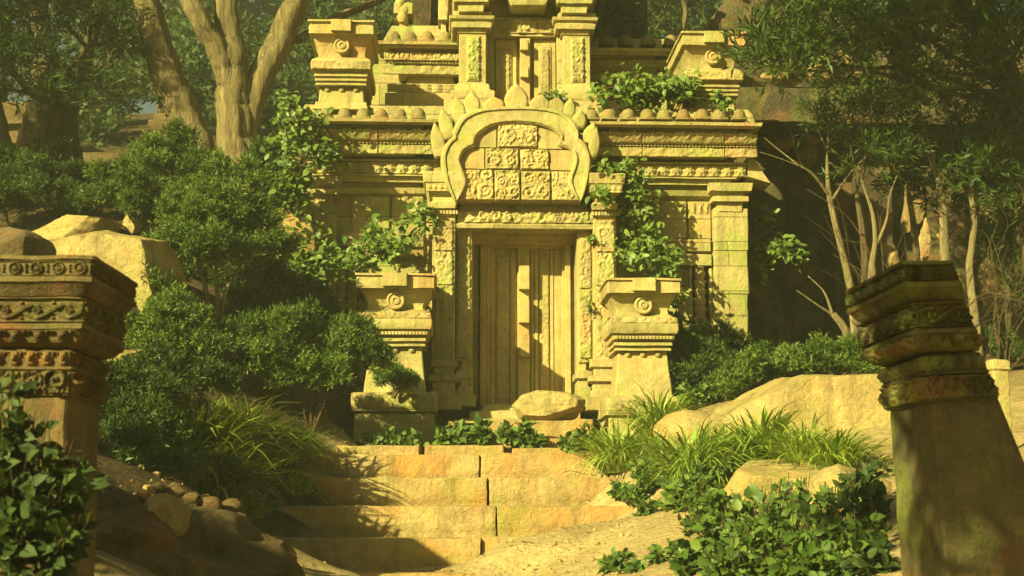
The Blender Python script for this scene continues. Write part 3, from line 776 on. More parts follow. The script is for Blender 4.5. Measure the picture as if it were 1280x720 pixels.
# tympanum masonry inside the arch
TY = -.955
m = MB(); m.prism(px2([(583, 250), (566, 205), (572, 178), (590, 156), (648, 142), (698, 156), (714, 178), (724, 205), (718, 250)], -.93), -.93, .1); m.build('tympanum', M['wall'], arch, ero=.006)
blocks = [(574, 617, 213, 251, 1), (618, 650, 213, 251, 1), (651, 688, 214, 251, 1), (689, 722, 214, 251, 1), (574, 606, 186, 211.5, 0), (607, 648, 186, 212, 1), (650, 686, 187, 212, 1), (688, 722, 187, 212.5, 0),
          (588, 621, 154, 184.5, 0), (622, 672, 150, 184.5, 1), (673, 710, 154, 185.5, 0)]
for i, (a, b, y0, y1, c) in enumerate(blocks):
    yy = TY + RS.uniform(-.012, .008)
    q = MB(); tbox(q, a + .15, b - .15, y0 + .1, y1 - .1, yy, -.5, ch=.008); f = q.build('tympanum_block', M['carved'] if i % 3 else M['door'], arch, ero=.010)
    if c:
        def tri(u, v, w, h, fn=c_vegetal(.034, 11, 90 + i, (TX(b, y0, yy) - TX(a, y0, yy)) * .5)):
            return fn(u, v, w, h)
        q = MB(); trel(q, a + .8, b - .8, y0 + .8, y1 - .8, yy, tri, .011); q.build('carved_face', M['carved'] if i % 3 else M['door'], f, angle=180)
# flame leaves on the outside of the arch
flames = [(550, 190, 543, 152, 9), (561, 170, 552, 134, 9), (575, 150, 570, 120, 9), (590, 141, 590, 113, 11), (618, 138, 616, 120, 14), (646, 138, 645, 103, 15), (674, 138, 677, 117, 13), (694, 140, 698, 121, 12), (710, 146, 715, 121, 8), (722, 158, 726, 136, 10), (735, 176, 743, 153, 9), (741, 194, 746, 158, 7)]
for bx, by, tx, ty, hw in flames:
    ax = np.array([tx - bx, ty - by], float); L_ = np.linalg.norm(ax); ax /= L_; nx = np.array([-ax[1], ax[0]]); pts = []
    for q, wf in ((-.12, .8), (.2, 1.0), (.45, .98), (.65, .78), (.85, .36), (1.0, .0), (.85, -.36), (.65, -.78), (.45, -.98), (.2, -1.0), (-.12, -.8)):
        p = np.array([bx, by]) + ax * L_ * q + nx * hw * wf; pts.append(tuple(p))
    yy = -.97 + RS.uniform(-.03, .03)
    P = np.array(px2(pts, yy)); ctr = P.mean(0)
    q = MB(); n = len(P)
    V = [(p[0], yy + .2, p[1]) for p in P] + [(p[0], yy, p[1]) for p in P] + [(ctr[0] + (p[0] - ctr[0]) * .8, yy - .03, ctr[1] + (p[1] - ctr[1]) * .8) for p in P] + [(ctr[0] + (p[0] - ctr[0]) * .7, yy - .034, ctr[1] + (p[1] - ctr[1]) * .6) for p in P] + [(ctr[0] + (p[0] - ctr[0]) * .25, yy - .04, ctr[1] + (p[1] - ctr[1]) * .3) for p in P]
    Fc = [(k * n + j, k * n + (j + 1) % n, (k + 1) * n + (j + 1) % n, (k + 1) * n + j) for k in range(4) for j in range(n)] + [tuple(range(n)), tuple(range(4 * n, 5 * n))]
    q.add(V, Fc).build('flame_leaf', M['carved'], arch, angle=60, ero=.014, esc=11, seed=int(bx))

# ================================================================== free-standing pedestals before the door
def pedestal(px0, px1, ptop, yf, label):
    cx = (TX(px0, ptop + 10, yf) + TX(px1, ptop + 10, yf)) / 2; hw = (TX(px1, ptop + 10, yf) - TX(px0, ptop + 10, yf)) / 2
    dep = 1.15; zt = TZ(ptop, yf); zb = TZ(ptop + 212, yf); k = (zt - zb) / 212
    w = t2w((cx, yf, 0))
    root = empty('stone_pedestal', (w[0], w[1], zb), TROT, label, 'pedestal', 'stone pedestals flanking the temple door')
    yb = dep
    def rows(mb, R): 
        mb.stack([(-hw * wf, hw * wf, of, yb - of, h * k) for h, wf, of in R], sp=.11, zs=.07, ch=.016)
    m = MB(); rows(m, [(0, 1.04, .0), (34, 1.02, .0)]); m.build('base', M['pedestal'], root, ero=.016)
    m = MB(); rows(m, [(34.3, .93, .07), (37, .93, .07), (38, 1.09, -.05), (60, 1.09, -.05), (61.5, 1.03, .0)]); b = m.build('base_slab', M['pedestal'], root, ero=.012)
    q = MB(); q.relief((-hw * 1.05, -.055, 39.5 * k), (1, 0, 0), (0, 0, 1), (0, -1, 0), hw * 2.1, 19 * k, c_border(c_vegetal(.022, 8, int(px0), .24), .02, .006)); q.build('carved_band', M['carved'], b, angle=180)
    m = MB(); rows(m, [(61.7, .80, .16), (80, .76, .19), (104, .71, .23), (120, .68, .26)]); m.build('shaft', M['pedestal'], root, ero=.014)
    m = MB(); rows(m, [(120.2, .79, .15), (123, .79, .15), (123.4, .73, .20), (126, .73, .20), (126.4, .81, .12), (130, .81, .12), (130.4, .76, .18), (133, .76, .18), (133.4, .85, .08), (138, .87, .07)])
    q = m.build('moulding', M['pedestal'], root, ero=.006)
    qq = MB(); qq.relief((-hw * .81, .07 - .003, 134 * k), (1, 0, 0), (0, 0, 1), (0, -1, 0), hw * 1.62, 3.5 * k, c_dentil(.05, .018), .01); qq.build('dentil_band', M['carved'], q, angle=40)
    m = MB(); rows(m, [(138.3, .8, .12), (140, .8, .12), (141, .93, .04), (145, .96, .02), (153, .96, .01), (159, .93, .03), (163, .82, .12), (166, .77, .17)]); q = m.build('torus', M['pedestal'], root, ero=.010)
    qq = MB(); qq.relief((-hw * .92, .022, 153.5 * k), (1, 0, 0), (0, .12, 1), (0, -1, .2), hw * 1.84, 7 * k, c_vegetal(.018, 11, 4, .18)); qq.build('carved_band', M['carved'], q, angle=180)
    m = MB(); rows(m, [(166.2, .74, .2), (171, .73, .21), (178, .77, .19), (185, .85, .13), (190, .92, .07), (191, .93, .06)]); nk = m.build('neck', M['pedestal'], root, ero=.010)
    medallion(nk, 0, .13, 177 * k, .135, M['pedestal'])
    m = MB(); rows(m, [(191.3, 1.02, -.03), (205, 1.02, -.03), (206, .99, .0), (207, .99, .0), (207.5, 1.05, -.05), (210, 1.05, -.05), (210.3, .6, .3), (213, .58, .3)]); cp = m.build('cap', M['pedestal'], root, ero=.012)
    qq = MB(); qq.box(-hw * .33, hw * .31, -.13, .1, 193 * k, 209 * k, ch=.014); qq.build('cap_block', M['pedestal'], cp, ero=.007)
    for f in (-.42, 0, .42):
        qq = MB(); qq.lathe([(.05, 0), (.047, .02), (.034, .04), (.004, .05)], (f * hw, .25, 116 * k), axis='y', seg=10); qq.build('boss', M['pedestal'], root, angle=60)
    return root
pedestal(446, 543, 341, -2.0, 'pale stone pedestal with round medallion, a shrub sprig growing on its base slab')
pedestal(760, 850, 345, -2.0, 'pale stone pedestal with round medallion, bright grass tuft at its foot')
# ================================================================== terrain
CP_ = []
def tp(px, py, d): p = at(px, py, d); CP_.append(tuple(p))
def tq(x, y, z): CP_.append((x, y, z))
for x in (-2.6, 0, 2.6): tq(x, -2, -1.75); tq(x, 3, -1.65); tq(x, 7, -1.3)
tq(-6, 0, -.9); tq(6, 0, -1.3); tq(-9, 6, 1.2); tq(8, 7, -.6); tq(-1, 10, -1.05); tq(.6, 11, -.98); tq(0, 13, -.85); tq(-.8, 15.2, -.72); tq(0, 16.2, -.66)
# sand and soil to the east of the stairs
tp(640, 690, 16.4); tp(700, 690, 16.2); tp(760, 700, 15); tp(840, 690, 14); tp(660, 676, 17.1); tp(720, 663, 17.2); tp(800, 640, 17.5); tp(830, 620, 17.6); tp(790, 600, 18.4); tp(760, 572, 19.2); tp(850, 560, 19.5)
tp(900, 600, 17); tp(900, 690, 12.5); tp(1000, 640, 14); tp(1000, 700, 12); tp(1060, 580, 16); tp(960, 540, 18); tp(1100, 560, 17); tp(1020, 510, 19.5); tp(1080, 640, 12); tp(1180, 700, 10); tp(1300, 600, 13); tp(900, 505, 21.5); tp(960, 488, 23.5); tp(1060, 475, 23); tp(1200, 465, 24); tp(1400, 470, 22); tp(980, 470, 27); tp(1200, 455, 30); tp(1350, 440, 28)
# under the stairs and the terrace
for x in (-1.9, -.4, .7): tq(x, 17.6, -.45); tq(x, 18.3, -.15); tq(x, 19.0, .2); tq(x, 19.8, .55); tq(x, 21, .85); tq(x, 23, .9); tq(x, 27, 1.2)
# the bank to the west
tp(318, 668, 17.0); tp(330, 640, 17.6); tp(385, 600, 18.6); tp(390, 572, 19.4); tp(440, 552, 20.6); tp(420, 520, 22.5); tp(300, 590, 17.3); tp(250, 620, 14); tp(330, 700, 13.5); tp(210, 690, 10.5); tp(100, 690, 8.5); tp(170, 560, 16); tp(320, 520, 19.5); tp(150, 470, 18.5); tp(60, 400, 19.5); tp(60, 320, 21.5); tp(180, 300, 22.5); tp(250, 420, 20.5); tp(350, 460, 21); tp(370, 300, 23.6); tp(300, 300, 23.2)
tp(280, 214, 26); tp(220, 205, 27); tp(100, 225, 27); tp(20, 240, 26); tp(-100, 300, 22); tp(140, 218, 33); tp(0, 200, 34); tp(-200, 300, 18); tp(350, 200, 30); tp(60, 170, 48); tp(300, 130, 48); tp(500, 120, 50); tp(800, 130, 50); tp(1100, 200, 48); tp(1350, 250, 45)
tq(-40, 90, 22); tq(0, 95, 22); tq(40, 90, 20); tq(-45, 20, 12); tq(45, 20, 4); tq(-30, -10, 2); tq(30, -10, -1); tq(-60, 50, 20); tq(60, 50, 10); tq(0, -20, -2)
CPA = np.array(CP_)
def _K(a, b): return np.linalg.norm(a[:, None, :] - b[None, :, :], axis=2) ** 1.2
_A = _K(CPA[:, :2], CPA[:, :2]); n_ = len(CPA)
_S = np.block([[_A + np.eye(n_) * .02, np.ones((n_, 1))], [np.ones((1, n_)), np.zeros((1, 1))]])
_W = np.linalg.solve(_S, np.r_[CPA[:, 2], 0])
def ground(xy):
    xy = np.atleast_2d(np.asarray(xy, float))
    return np.concatenate([_K(c, CPA[:, :2]) @ _W[:-1] + _W[-1] for c in np.array_split(xy, max(1, len(xy) // 4000))])
def gz(x, y): return float(ground([(x, y)])[0])

xs = np.r_[-900, -400, -200, np.arange(-100, -12, 4), np.arange(-12, 9, .14), np.arange(9, 100, 4), 200, 400, 900]
ys = np.r_[-300, -120, -60, np.arange(-30, 4, 3), np.arange(4, 29, .14), np.arange(29, 60, 1), np.arange(60, 140, 5), 200, 400, 900]
XX, YY = np.meshgrid(xs, ys, indexing='ij'); XY = np.stack([XX.ravel(), YY.ravel()], 1)
XYc = np.clip(XY, [-70, -30], [70, 110])
Z = ground(XYc)
p3 = np.stack([XY[:, 0], XY[:, 1], np.zeros(len(XY))], 1)
near = sm(60, 20, np.abs(XY[:, 1] - 12)) * sm(40, 14, np.abs(XY[:, 0]))
Z += near * (.10 * fbm(p3 * 1.3, 3, 3) + .035 * fbm(p3 * 6, 5, 3))
ny = len(ys)
Fc = [(i * ny + j, (i + 1) * ny + j, (i + 1) * ny + j + 1, i * ny + j + 1) for i in range(len(xs) - 1) for j in range(ny - 1)]
g = MB(); g.add(np.stack([XY[:, 0], XY[:, 1], Z], 1), Fc)
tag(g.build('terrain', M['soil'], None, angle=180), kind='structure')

_DS = np.arange(5, 34, .1)
def hit(px, py):
    """distance at which the ground is met along a line of sight"""
    P = np.array([at(px, py, d) for d in _DS]); g_ = ground(P[:, :2]); k = np.argmax(P[:, 2] < g_)
    return float(_DS[k]) if P[k, 2] < g_[k] else 24.0

# ================================================================== stairs
stairs = empty('stone_staircase', (-.5, 17, 0), 0, 'broad worn sandstone steps climbing to the temple door, half buried in sand', 'staircase')
def block(px0, px1, py, d0, d1, h, seed, dz=0.0):
    a, b = at(px0, py, d0), at(px1, py, d0); z = a[2] + dz
    m = MB(); c = .016
    m.stack([(a[0], b[0], d0 + .07, d1, z - h), (a[0] + .004, b[0] - .004, d0 + .055, d1, z - .33), (a[0] + .004, b[0] - .004, d0 + .012, d1, z - .23), (a[0] + .004, b[0] - .004, d0, d1, z - c), (a[0] + .007, b[0] - .007, d0 + .022, d1, z)], sp=.05, zs=.05, ch=.007)
    V = np.concatenate(m.v) - np.array([-.5, 17, 0]); m.v = [V]
    return m.build('step_block', M['step'], stairs, angle=45, ero=.018, esc=7, seed=seed)
block(150, 640, 717, 16.3, 17.3, .4, 1); block(643, 1000, 718, 16.3, 17.3, .4, 2)
block(318, 601.2, 673, 17.15, 18.2, .5, 3); block(602.4, 850, 674, 17.2, 18.2, .8, 4, .02)
block(322, 620.4, 632.5, 17.85, 18.9, .5, 5); block(621.6, 870, 633, 17.83, 18.9, .8, 6)
block(340, 609.4, 597, 18.55, 19.6, .5, 7); block(610.6, 850, 597.5, 18.58, 19.6, .8, 8)
block(360, 599.6, 568, 19.25, 20.3, .5, 9); block(600.8, 800, 566, 19.22, 20.3, .8, 10)
block(420, 524, 557, 19.9, 20.8, .4, 11); block(531, 630, 556.5, 19.85, 20.8, .4, 12); block(640, 790, 560, 19.95, 20.8, .7, 13)
block(550, 775, 545, 20.5, 21.4, .5, 14); block(560, 741, 525.5, 21.1, 22.9, .6, 15)

# ================================================================== boulders
def ico(sub):
    bm = bmesh.new(); bmesh.ops.create_icosphere(bm, subdivisions=sub, radius=1); bm.verts.ensure_lookup_table()
    V = np.array([v.co[:] for v in bm.verts]); Fc = [tuple(v.index for v in f.verts) for f in bm.faces]; bm.free(); return V, Fc
ICO = {k: ico(k) for k in (3, 4, 5)}
def rock(name, px, py, d, rx, ry, rd, label, seed, mat='rock', cuts=9, rough=.10, sub=5, flat=None, rot=0.0, cat='boulder', group=None, cutlo=.62, loc=None, S=None):
    """rx, ry: half sizes as seen, in photo pixels at distance d; rd half depth in metres"""
    rs = np.random.RandomState(seed); c = at(px, py, d) if loc is None else np.array(loc, float); k = ppm(d)
    V, Fc = ICO[sub]; V = V.copy()
    for _ in range(cuts):
        n = unit(rs.normal(size=3)); q = rs.uniform(cutlo, .92); dd = V @ n; V = V - np.outer(np.maximum(dd - q, 0) * .93, n)
    if flat:
        for n, q in flat:
            n = unit(np.array(n, float)); dd = V @ n; V = V - np.outer(np.maximum(dd - q, 0) * .97, n)
    nn = unit(V)
    lay = fbm(V * np.array([1.2, 1.2, 4.5]) + seed, seed + 2, 3)
    V = V + nn * (rough * fbm(V * 1.8 + seed * 3.1, seed, 4) + rough * .35 * lay + rough * .16 * fbm(V * 11, seed + 5, 3))[:, None]
    S = np.array([rx / k, rd, ry / k]) if S is None else np.array(S); V = V * S
    if rot: V = V @ np.array([[math.cos(rot), 0, -math.sin(rot)], [0, 1, 0], [math.sin(rot), 0, math.cos(rot)]])
    m = MB().add(V, Fc); o = m.build(name, M[mat], None, angle=32); o.location = c
    return tag(o, label, cat, group)
rock('boulder', 690, 511, 21.9, 47, 24, .5, 'small boulder lying in front of the temple door', 5, cuts=13, rough=.16, cutlo=.55)
rock('boulder', 1035, 568, 18.6, 185, 150, 1.5, 'large pale slab boulder sloping behind the grass tufts beside the tilted pillar', 21, cuts=3, rough=.075, flat=[((.02, -.06, 1), .63), ((-.66, -.1, .92), .66), ((0, -1, .22), .52), ((.5, -1, .1), .6), ((-.6, -.8, .2), .66), ((-1, -.1, .25), .82)], cutlo=.86)
rock('boulder', 918, 520, 19.4, 46, 28, .6, 'angular end block leaning on the large slab boulder', 22, cuts=16, rough=.12, cutlo=.45)
rock('boulder', 985, 625, 16.0, 95, 58, .9, 'low yellow boulder between the grass tufts and the leafy plants', 33, cuts=6, rough=.12, flat=[((0, -.4, 1), .7)], cutlo=.7)
rock('boulder', 1065, 625, 14.4, 60, 45, .7, 'yellow boulder half hidden by leafy plants next to the tilted pillar', 34, cuts=8, rough=.14)
rock('boulder', 862, 548, 19.6, 50, 34, .5, 'small boulder among grass at the foot of the stone pedestal', 36, cuts=8, rough=.12)
rock('boulder', 70, 356, 20.6, 150, 76, 1.3, 'wide yellow boulder with smooth sloping top above the carved pillar', 141, cuts=5, rough=.07, flat=[((-.5, -.25, .9), .58), ((0, -1, .35), .66), ((.55, -.5, .5), .8)], cutlo=.82)
rock('boulder', 158, 362, 20.0, 72, 84, 1.0, 'tall block-shaped yellow boulder beside the round shrubs', 142, cuts=4, rough=.06, flat=[((.12, -.25, 1), .8), ((.05, -1, .15), .6), ((1, -.5, 0.35), .74), ((-1, -.2, .1), .8)], cutlo=.8)
rock('boulder', 98, 292, 22.4, 66, 32, .8, 'small pale boulder behind the wide yellow boulder', 43, cuts=16, rough=.12, cutlo=.5)
rock('boulder', 165, 282, 22.6, 11, 16, .25, 'upright yellow stone under the spreading shrub', 44, cuts=14, rough=.16, sub=4, cutlo=.5)
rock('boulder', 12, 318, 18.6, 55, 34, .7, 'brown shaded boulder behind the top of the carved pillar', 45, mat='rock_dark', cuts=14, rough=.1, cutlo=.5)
rock('boulder', 165, 470, 19.2, 40, 56, .8, 'orange boulder between carved pillar and low round shrub', 46, cuts=14, rough=.12, cutlo=.5)
rock('boulder', 370, 300, 23.4, 42, 46, .6, 'tan boulder at the temple corner behind the climbing vine', 47, cuts=12, rough=.1, cutlo=.55)
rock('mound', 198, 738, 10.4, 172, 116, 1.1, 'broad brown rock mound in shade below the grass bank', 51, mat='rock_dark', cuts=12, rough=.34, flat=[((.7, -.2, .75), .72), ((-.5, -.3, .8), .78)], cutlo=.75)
rock('boulder', 206, 648, 9.8, 30, 30, .28, 'pointed yellow rock poking out of the brown mound', 52, cuts=10, rough=.26, sub=5, cutlo=.6, mat='rock')
for i, (px, py, d, r) in enumerate([(196, 611, 12.5, 11), (218, 613, 12.6, 12), (262, 632, 12.8, 14), (290, 633, 13.0, 12), (297, 652, 12.4, 13), (240, 622, 12.9, 10), (300, 668, 12.2, 8), (180, 622, 12.4, 9)]):
    rock('stone', px, py, d, r * 1.15, r * .85, r / ppm(d), 'fist sized brown stone lying behind the brown rock mound', 60 + i, mat='rock_dark', cuts=7, rough=.14, sub=3, cat='stone', group='small stones behind the mound')

# ================================================================== carved pillars near the camera
def carved_pillar(loc, mat, label, tilt=(0, 0, 0), cut=None, H=2.75, carve=('front', 'right'), amp=1.0):
    root = empty('carved_pillar', loc, 0, label, 'pillar'); root.rotation_euler = tilt
    def cutmesh(o):
        if not cut: return o
        bm = bmesh.new(); bm.from_mesh(o.data)
        r = bmesh.ops.bisect_plane(bm, geom=bm.verts[:] + bm.edges[:] + bm.faces[:], plane_co=cut[0], plane_no=cut[1], clear_outer=True)
        bmesh.ops.holes_fill(bm, edges=[e for e in bm.edges if e.is_boundary], sides=0)
        bmesh.ops.triangulate(bm, faces=[f for f in bm.faces if len(f.verts) > 4])
        bm.to_mesh(o.data); bm.free(); return o
    def part(name, rings, parent=None, **k):
        m = MB(); m.stack([(-r, r, -r, r, H + z) for r, z in rings], sp=.045, zs=.045, ch=.012)
        return cutmesh(m.build(name, mat, parent or root, ero=.008, esc=7, **k))
    def carve_on(parent, r0, r1, z0, z1, fn, res=.0045):
        for f in carve:
            U, N, sg = {'front': ((1, 0, 0), (0, -1, 0), 1), 'right': ((0, 1, 0), (1, 0, 0), 1), 'left': ((0, -1, 0), (-1, 0, 0), 1)}[f]
            U, N = np.array(U, float), np.array(N, float)
            rm = min(r0, r1); O = -U * rm + N * (r0 - .002) + np.array([0, 0, H + z0])
            Vd = np.array([0, 0, 1.]) + N * (r1 - r0) / (z1 - z0)
            m = MB(); m.relief(O, U, Vd, N, 2 * rm, z1 - z0, fn, res, .03)
            cutmesh(m.build('carved_band', mat, parent, angle=180, ero=.004, esc=14))
    c = part('cap', [(.37, -.185), (.39, -.165), (.413, -.13), (.425, -.125), (.425, -.10), (.408, -.095), (.408, -.022), (.425, -.018), (.425, 0)])
    carve_on(c, .408, .408, -.094, -.024, c_wreath(.105, .022 * amp))
    n = part('neck', [(.30, -.42), (.345, -.40), (.372, -.345), (.38, -.34), (.38, -.315), (.366, -.31), (.366, -.195), (.36, -.186)])
    carve_on(n, .366, .366, -.308, -.197, c_guilloche(.148, .028 * amp)); carve_on(n, .33, .368, -.405, -.35, c_drops(.105, .04 * amp))
    b = part('shaft', [(.315, -H), (.302, -H * .75), (.288, -.66), (.285, -.65), (.302, -.645), (.302, -.64), (.298, -.53), (.315, -.525), (.315, -.515), (.305, -.51), (.305, -.44), (.29, -.425)])
    carve_on(b, .305, .305, -.508, -.442, c_drops(.08, .032)); carve_on(b, .298, .298, -.636, -.534, c_vegetal(.03, 16, 5, .12))
    return root
pA = at(118, 319, 7.0)
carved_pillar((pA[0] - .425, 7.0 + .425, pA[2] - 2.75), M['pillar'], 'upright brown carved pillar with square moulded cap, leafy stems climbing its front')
pB = at(1128, 326, 7.0)
tl = (math.radians(-1.0), math.radians(-2.4), math.radians(6.0))
Rm = Matrix.Rotation(tl[2], 3, 'Z') @ Matrix.Rotation(tl[1], 3, 'Y') @ Matrix.Rotation(tl[0], 3, 'X')
off = Rm @ Vector((-.425, -.425, 2.75))
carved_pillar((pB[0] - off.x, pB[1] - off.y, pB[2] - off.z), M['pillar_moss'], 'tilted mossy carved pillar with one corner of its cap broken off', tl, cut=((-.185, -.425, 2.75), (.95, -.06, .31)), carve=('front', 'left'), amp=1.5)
# ================================================================== vegetation helpers
def sprays(c, r, n, L, k, ls, lw, up=.35, clump=None, thr=.42, flat=1.0, shell=.35, droop=0.0, seed=0, jit=.75, tone=None):
    """leafy twigs filling a ball: returns arrays for leaf_mesh"""
    d = rdir(n); d[:, 2] = np.where(d[:, 2] < -.35, -d[:, 2], d[:, 2])
    rad = r * (shell + (1 - shell) * RS.rand(n) ** .6)
    o = np.asarray(c) + d * rad[:, None] * np.array([1, 1, flat]) * .86
    if clump:
        q = vnoise(o / clump + seed, 21 + seed); keep = q > thr; o, d = o[keep], d[keep]; n = len(o)
    ax = unit(d * .8 + np.array([0, 0, up]) + .45 * RS.normal(size=(n, 3)))
    t = (np.arange(k) + .5) / k
    P = o[:, None, :] + ax[:, None, :] * (t[None, :] * L * RS.uniform(.6, 1.2, (n, 1)))[..., None]
    P[..., 2] -= droop * (t ** 2)[None, :] * L
    D = ax[:, None, :] + jit * RS.normal(size=(n, k, 3)); D[..., 2] -= droop
    S = ls * RS.uniform(.65, 1.25, (n, k))
    Nr = rdir(n * k) + np.repeat(d, k, 0) * .9 + np.array([0, 0, .5])
    rn = np.clip(np.repeat(RS.rand(n), k) * .55 + RS.rand(n * k) * .4, 0, 1) if tone is None else np.clip(tone + .22 * np.repeat(RS.normal(size=n), k) + .16 * RS.normal(size=n * k), 0, 1)
    return P.reshape(-1, 3), D.reshape(-1, 3), S.ravel(), np.full(n * k, lw), Nr, rn

def cat_(parts): return [np.concatenate([p[i] for p in parts]) for i in range(6)]

def foliage(name, parts, mat, parent=None, kind='needle'):
    P, D, S, W, Nr, rn = cat_(parts); return leaf_mesh(name, P, D, S, W, Nr, kind, mat, parent, rn)

def stems_to(mb, base, centres, r0, seg=6, sag=.15):
    for c in centres:
        c = np.asarray(c); b = np.asarray(base, float); L = np.linalg.norm(c - b)
        m1 = b + (c - b) * .35 + RS.normal(size=3) * L * .07 + np.array([0, 0, L * sag]); m2 = b + (c - b) * .7 + RS.normal(size=3) * L * .07 + np.array([0, 0, L * sag * .7])
        P = catmull([b, m1, m2, c], 4); mb.tube(P, np.linspace(r0, r0 * .3, len(P)), seg)

def shrub(label, base, lobes, mat='yew', dens=1.0, ls=.07, lw=.27, cat='shrub', name='shrub', bare=0, group=None, L=.26, bark='twig', stems=None, stemr=.03):
    """base (px, py, d); lobes (px, py, d, radius px)"""
    b = at(*base)
    if cat == 'shrub': b[2] = gz(b[0], b[1]) - .05
    root = empty(name, tuple(b), 0, label, cat, group)
    parts, cs = [], []
    for i, (px, py, d, rp) in enumerate(lobes):
        c = at(px, py, d) - b; r = rp / ppm(d); cs.append(c)
        q = 10
        sd = rdir(q); sd[:, 2] = np.abs(sd[:, 2]) * 1.1 - .25; sd[:, 1] -= .25; sd = unit(sd)
        for s_ in range(q):
            rr_ = r * RS.uniform(.2, .42); n = int(dens * 600 * (rr_ / .5) ** 2 + 22)
            parts.append(sprays(c + sd[s_] * r * RS.uniform(.5, 1.18), rr_, n, L * .62, 12, ls, lw, up=.45, seed=i * 11 + s_, shell=.15, tone=RS.uniform(.1, .9)))
        parts.append(sprays(c, r * .8, int(dens * 70 * (r / .5) ** 2 + 10), L, 12, ls, lw, up=.3, seed=i))
    foliage('crown', parts, M[mat], root)
    m = MB()
    if stems:
        for s in stems:
            P = catmull([at(*q[:3]) - b for q in s], 5); R = np.interp(np.linspace(0, 1, len(P)), np.linspace(0, 1, len(s)), [q[3] / ppm(q[2]) for q in s]); m.tube(P, R, 7, .25)
        ends = [at(*s[-1][:3]) - b for s in stems]
        for c in cs:
            e = min(ends, key=lambda q: np.linalg.norm(q - c)); stems_to(m, e, [c], stemr * .5)
    else:
        stems_to(m, (0, 0, -.1), cs, stemr)
    for _ in range(bare):
        d = unit(RS.normal(size=3) + np.array([0, -.5, 1.2])); stems_to(m, (0, 0, -.05), [d * RS.uniform(.4, .8)], .012, 5)
    m.build('stem', M[bark], root, angle=180)
    return root

def tree(label, trunks, lobes, mat='willow', bark='bark', dens=1.0, ls=.16, lw=.22, L=.5, droop=0.0, kind='needle', group=None, flute=.16, seg=14, clump=.5, thr=.40, twig=.05, name='tree', k=12, scale=1.0):
    b = at(*trunks[0][0][:3]); b[2] = min(b[2], gz(b[0], b[1]) - .1); root = empty(name, tuple(b), 0, label, 'tree', group)
    m = MB(); pts = []
    for ti, s in enumerate(trunks):
        W_ = [at(*q[:3]) - b for q in s]; r_ = [q[3] / ppm(q[2]) for q in s]
        if ti == 0 or (s[0][1] > trunks[0][0][1] - 16 and abs(s[0][0] - trunks[0][0][0]) < 60):
            g_ = gz(W_[0][0] + b[0], W_[0][1] + b[1]) - .1 - b[2]
            if W_[0][2] > g_ + .25: W_ = [np.array([W_[0][0] * .6 + (W_[0][0] - (W_[1] - W_[0])[0] * .3) * .4, W_[0][1], g_])] + W_; r_ = [r_[0] * 1.02] + r_
        P = catmull(W_, 7); R = np.interp(np.linspace(0, 1, len(P)), np.linspace(0, 1, len(W_)), r_) * scale
        P = P + np.concatenate([[[0, 0, 0]], .05 * R[1:, None] * RS.normal(size=(len(P) - 1, 3))])
        m.tube(P, R, seg, flute, 8, ti); pts += list(P[len(P) // 2:])
    parts = []
    for i, (px, py, d, rp) in enumerate(lobes):
        c = at(px, py, d) - b; r = rp / ppm(d)
        e = min(pts, key=lambda q: np.linalg.norm(q - c) + max(0, q[2] - c[2]))
        stems_to(m, e, [c], twig, 6, .08)
        for _ in range(4): stems_to(m, c + RS.normal(size=3) * r * .15, [c + rdir(1)[0] * r * .8], twig * .4, 4)
        n = int(dens * 60 * (r / 1.0) ** 2 * (.16 / ls) ** 1.2 + 25)
        parts.append(sprays(c, r, n, L, k, ls, lw, up=.15, clump=clump, thr=thr, seed=i, droop=droop, shell=.2, flat=.85))
    m.build('trunk', M[bark], root, angle=180)
    if parts: foliage('crown', parts, M[mat], root, kind)
    return root

def grass(label, px, py, d, hpx, wpx, n, mat='grass', lean=(.25, -.1, 0), cat='grass tuft', name='grass_tuft', droop=.6, bw=.034, mul=2.2):
    if d is None or px > 700: d = hit(px, py)
    c = at(px, py, d); h = hpx / ppm(d); w = wpx / ppm(d)
    c[2] = gz(c[0], c[1]) - .02 if abs(gz(c[0], c[1]) - c[2]) < .25 else c[2]
    n = int(n * mul); q = RS.normal(size=(n, 2)) * .45; P = np.stack([q[:, 0] * w * .5, q[:, 1] * w * .45, np.zeros(n)], 1)
    D = np.stack([q[:, 0] * 1.0, q[:, 1] * 1.0, np.ones(n)], 1) + RS.normal(size=(n, 3)) * .18 + np.array(lean)
    S = h * RS.uniform(.55, 1.15, n)
    out = P * 1.0 + np.stack([q[:, 0], q[:, 1], np.zeros(n)], 1) + np.array(lean)
    Nr = -out + np.array([0, 0, .2]) + RS.normal(size=(n, 3)) * .15
    # the template droops along -normal: the normal points back over the tuft so tips bend outwards
    Nr = np.stack([-D[:, 0] * 1.0, -D[:, 1] * 1.0, np.full(n, .8)], 1) + RS.normal(size=(n, 3)) * .25
    o = leaf_mesh(name, P, D, S, bw * RS.uniform(.7, 1.4, n), Nr, 'blade', M[mat]); o.location = c
    return tag(o, label, cat)

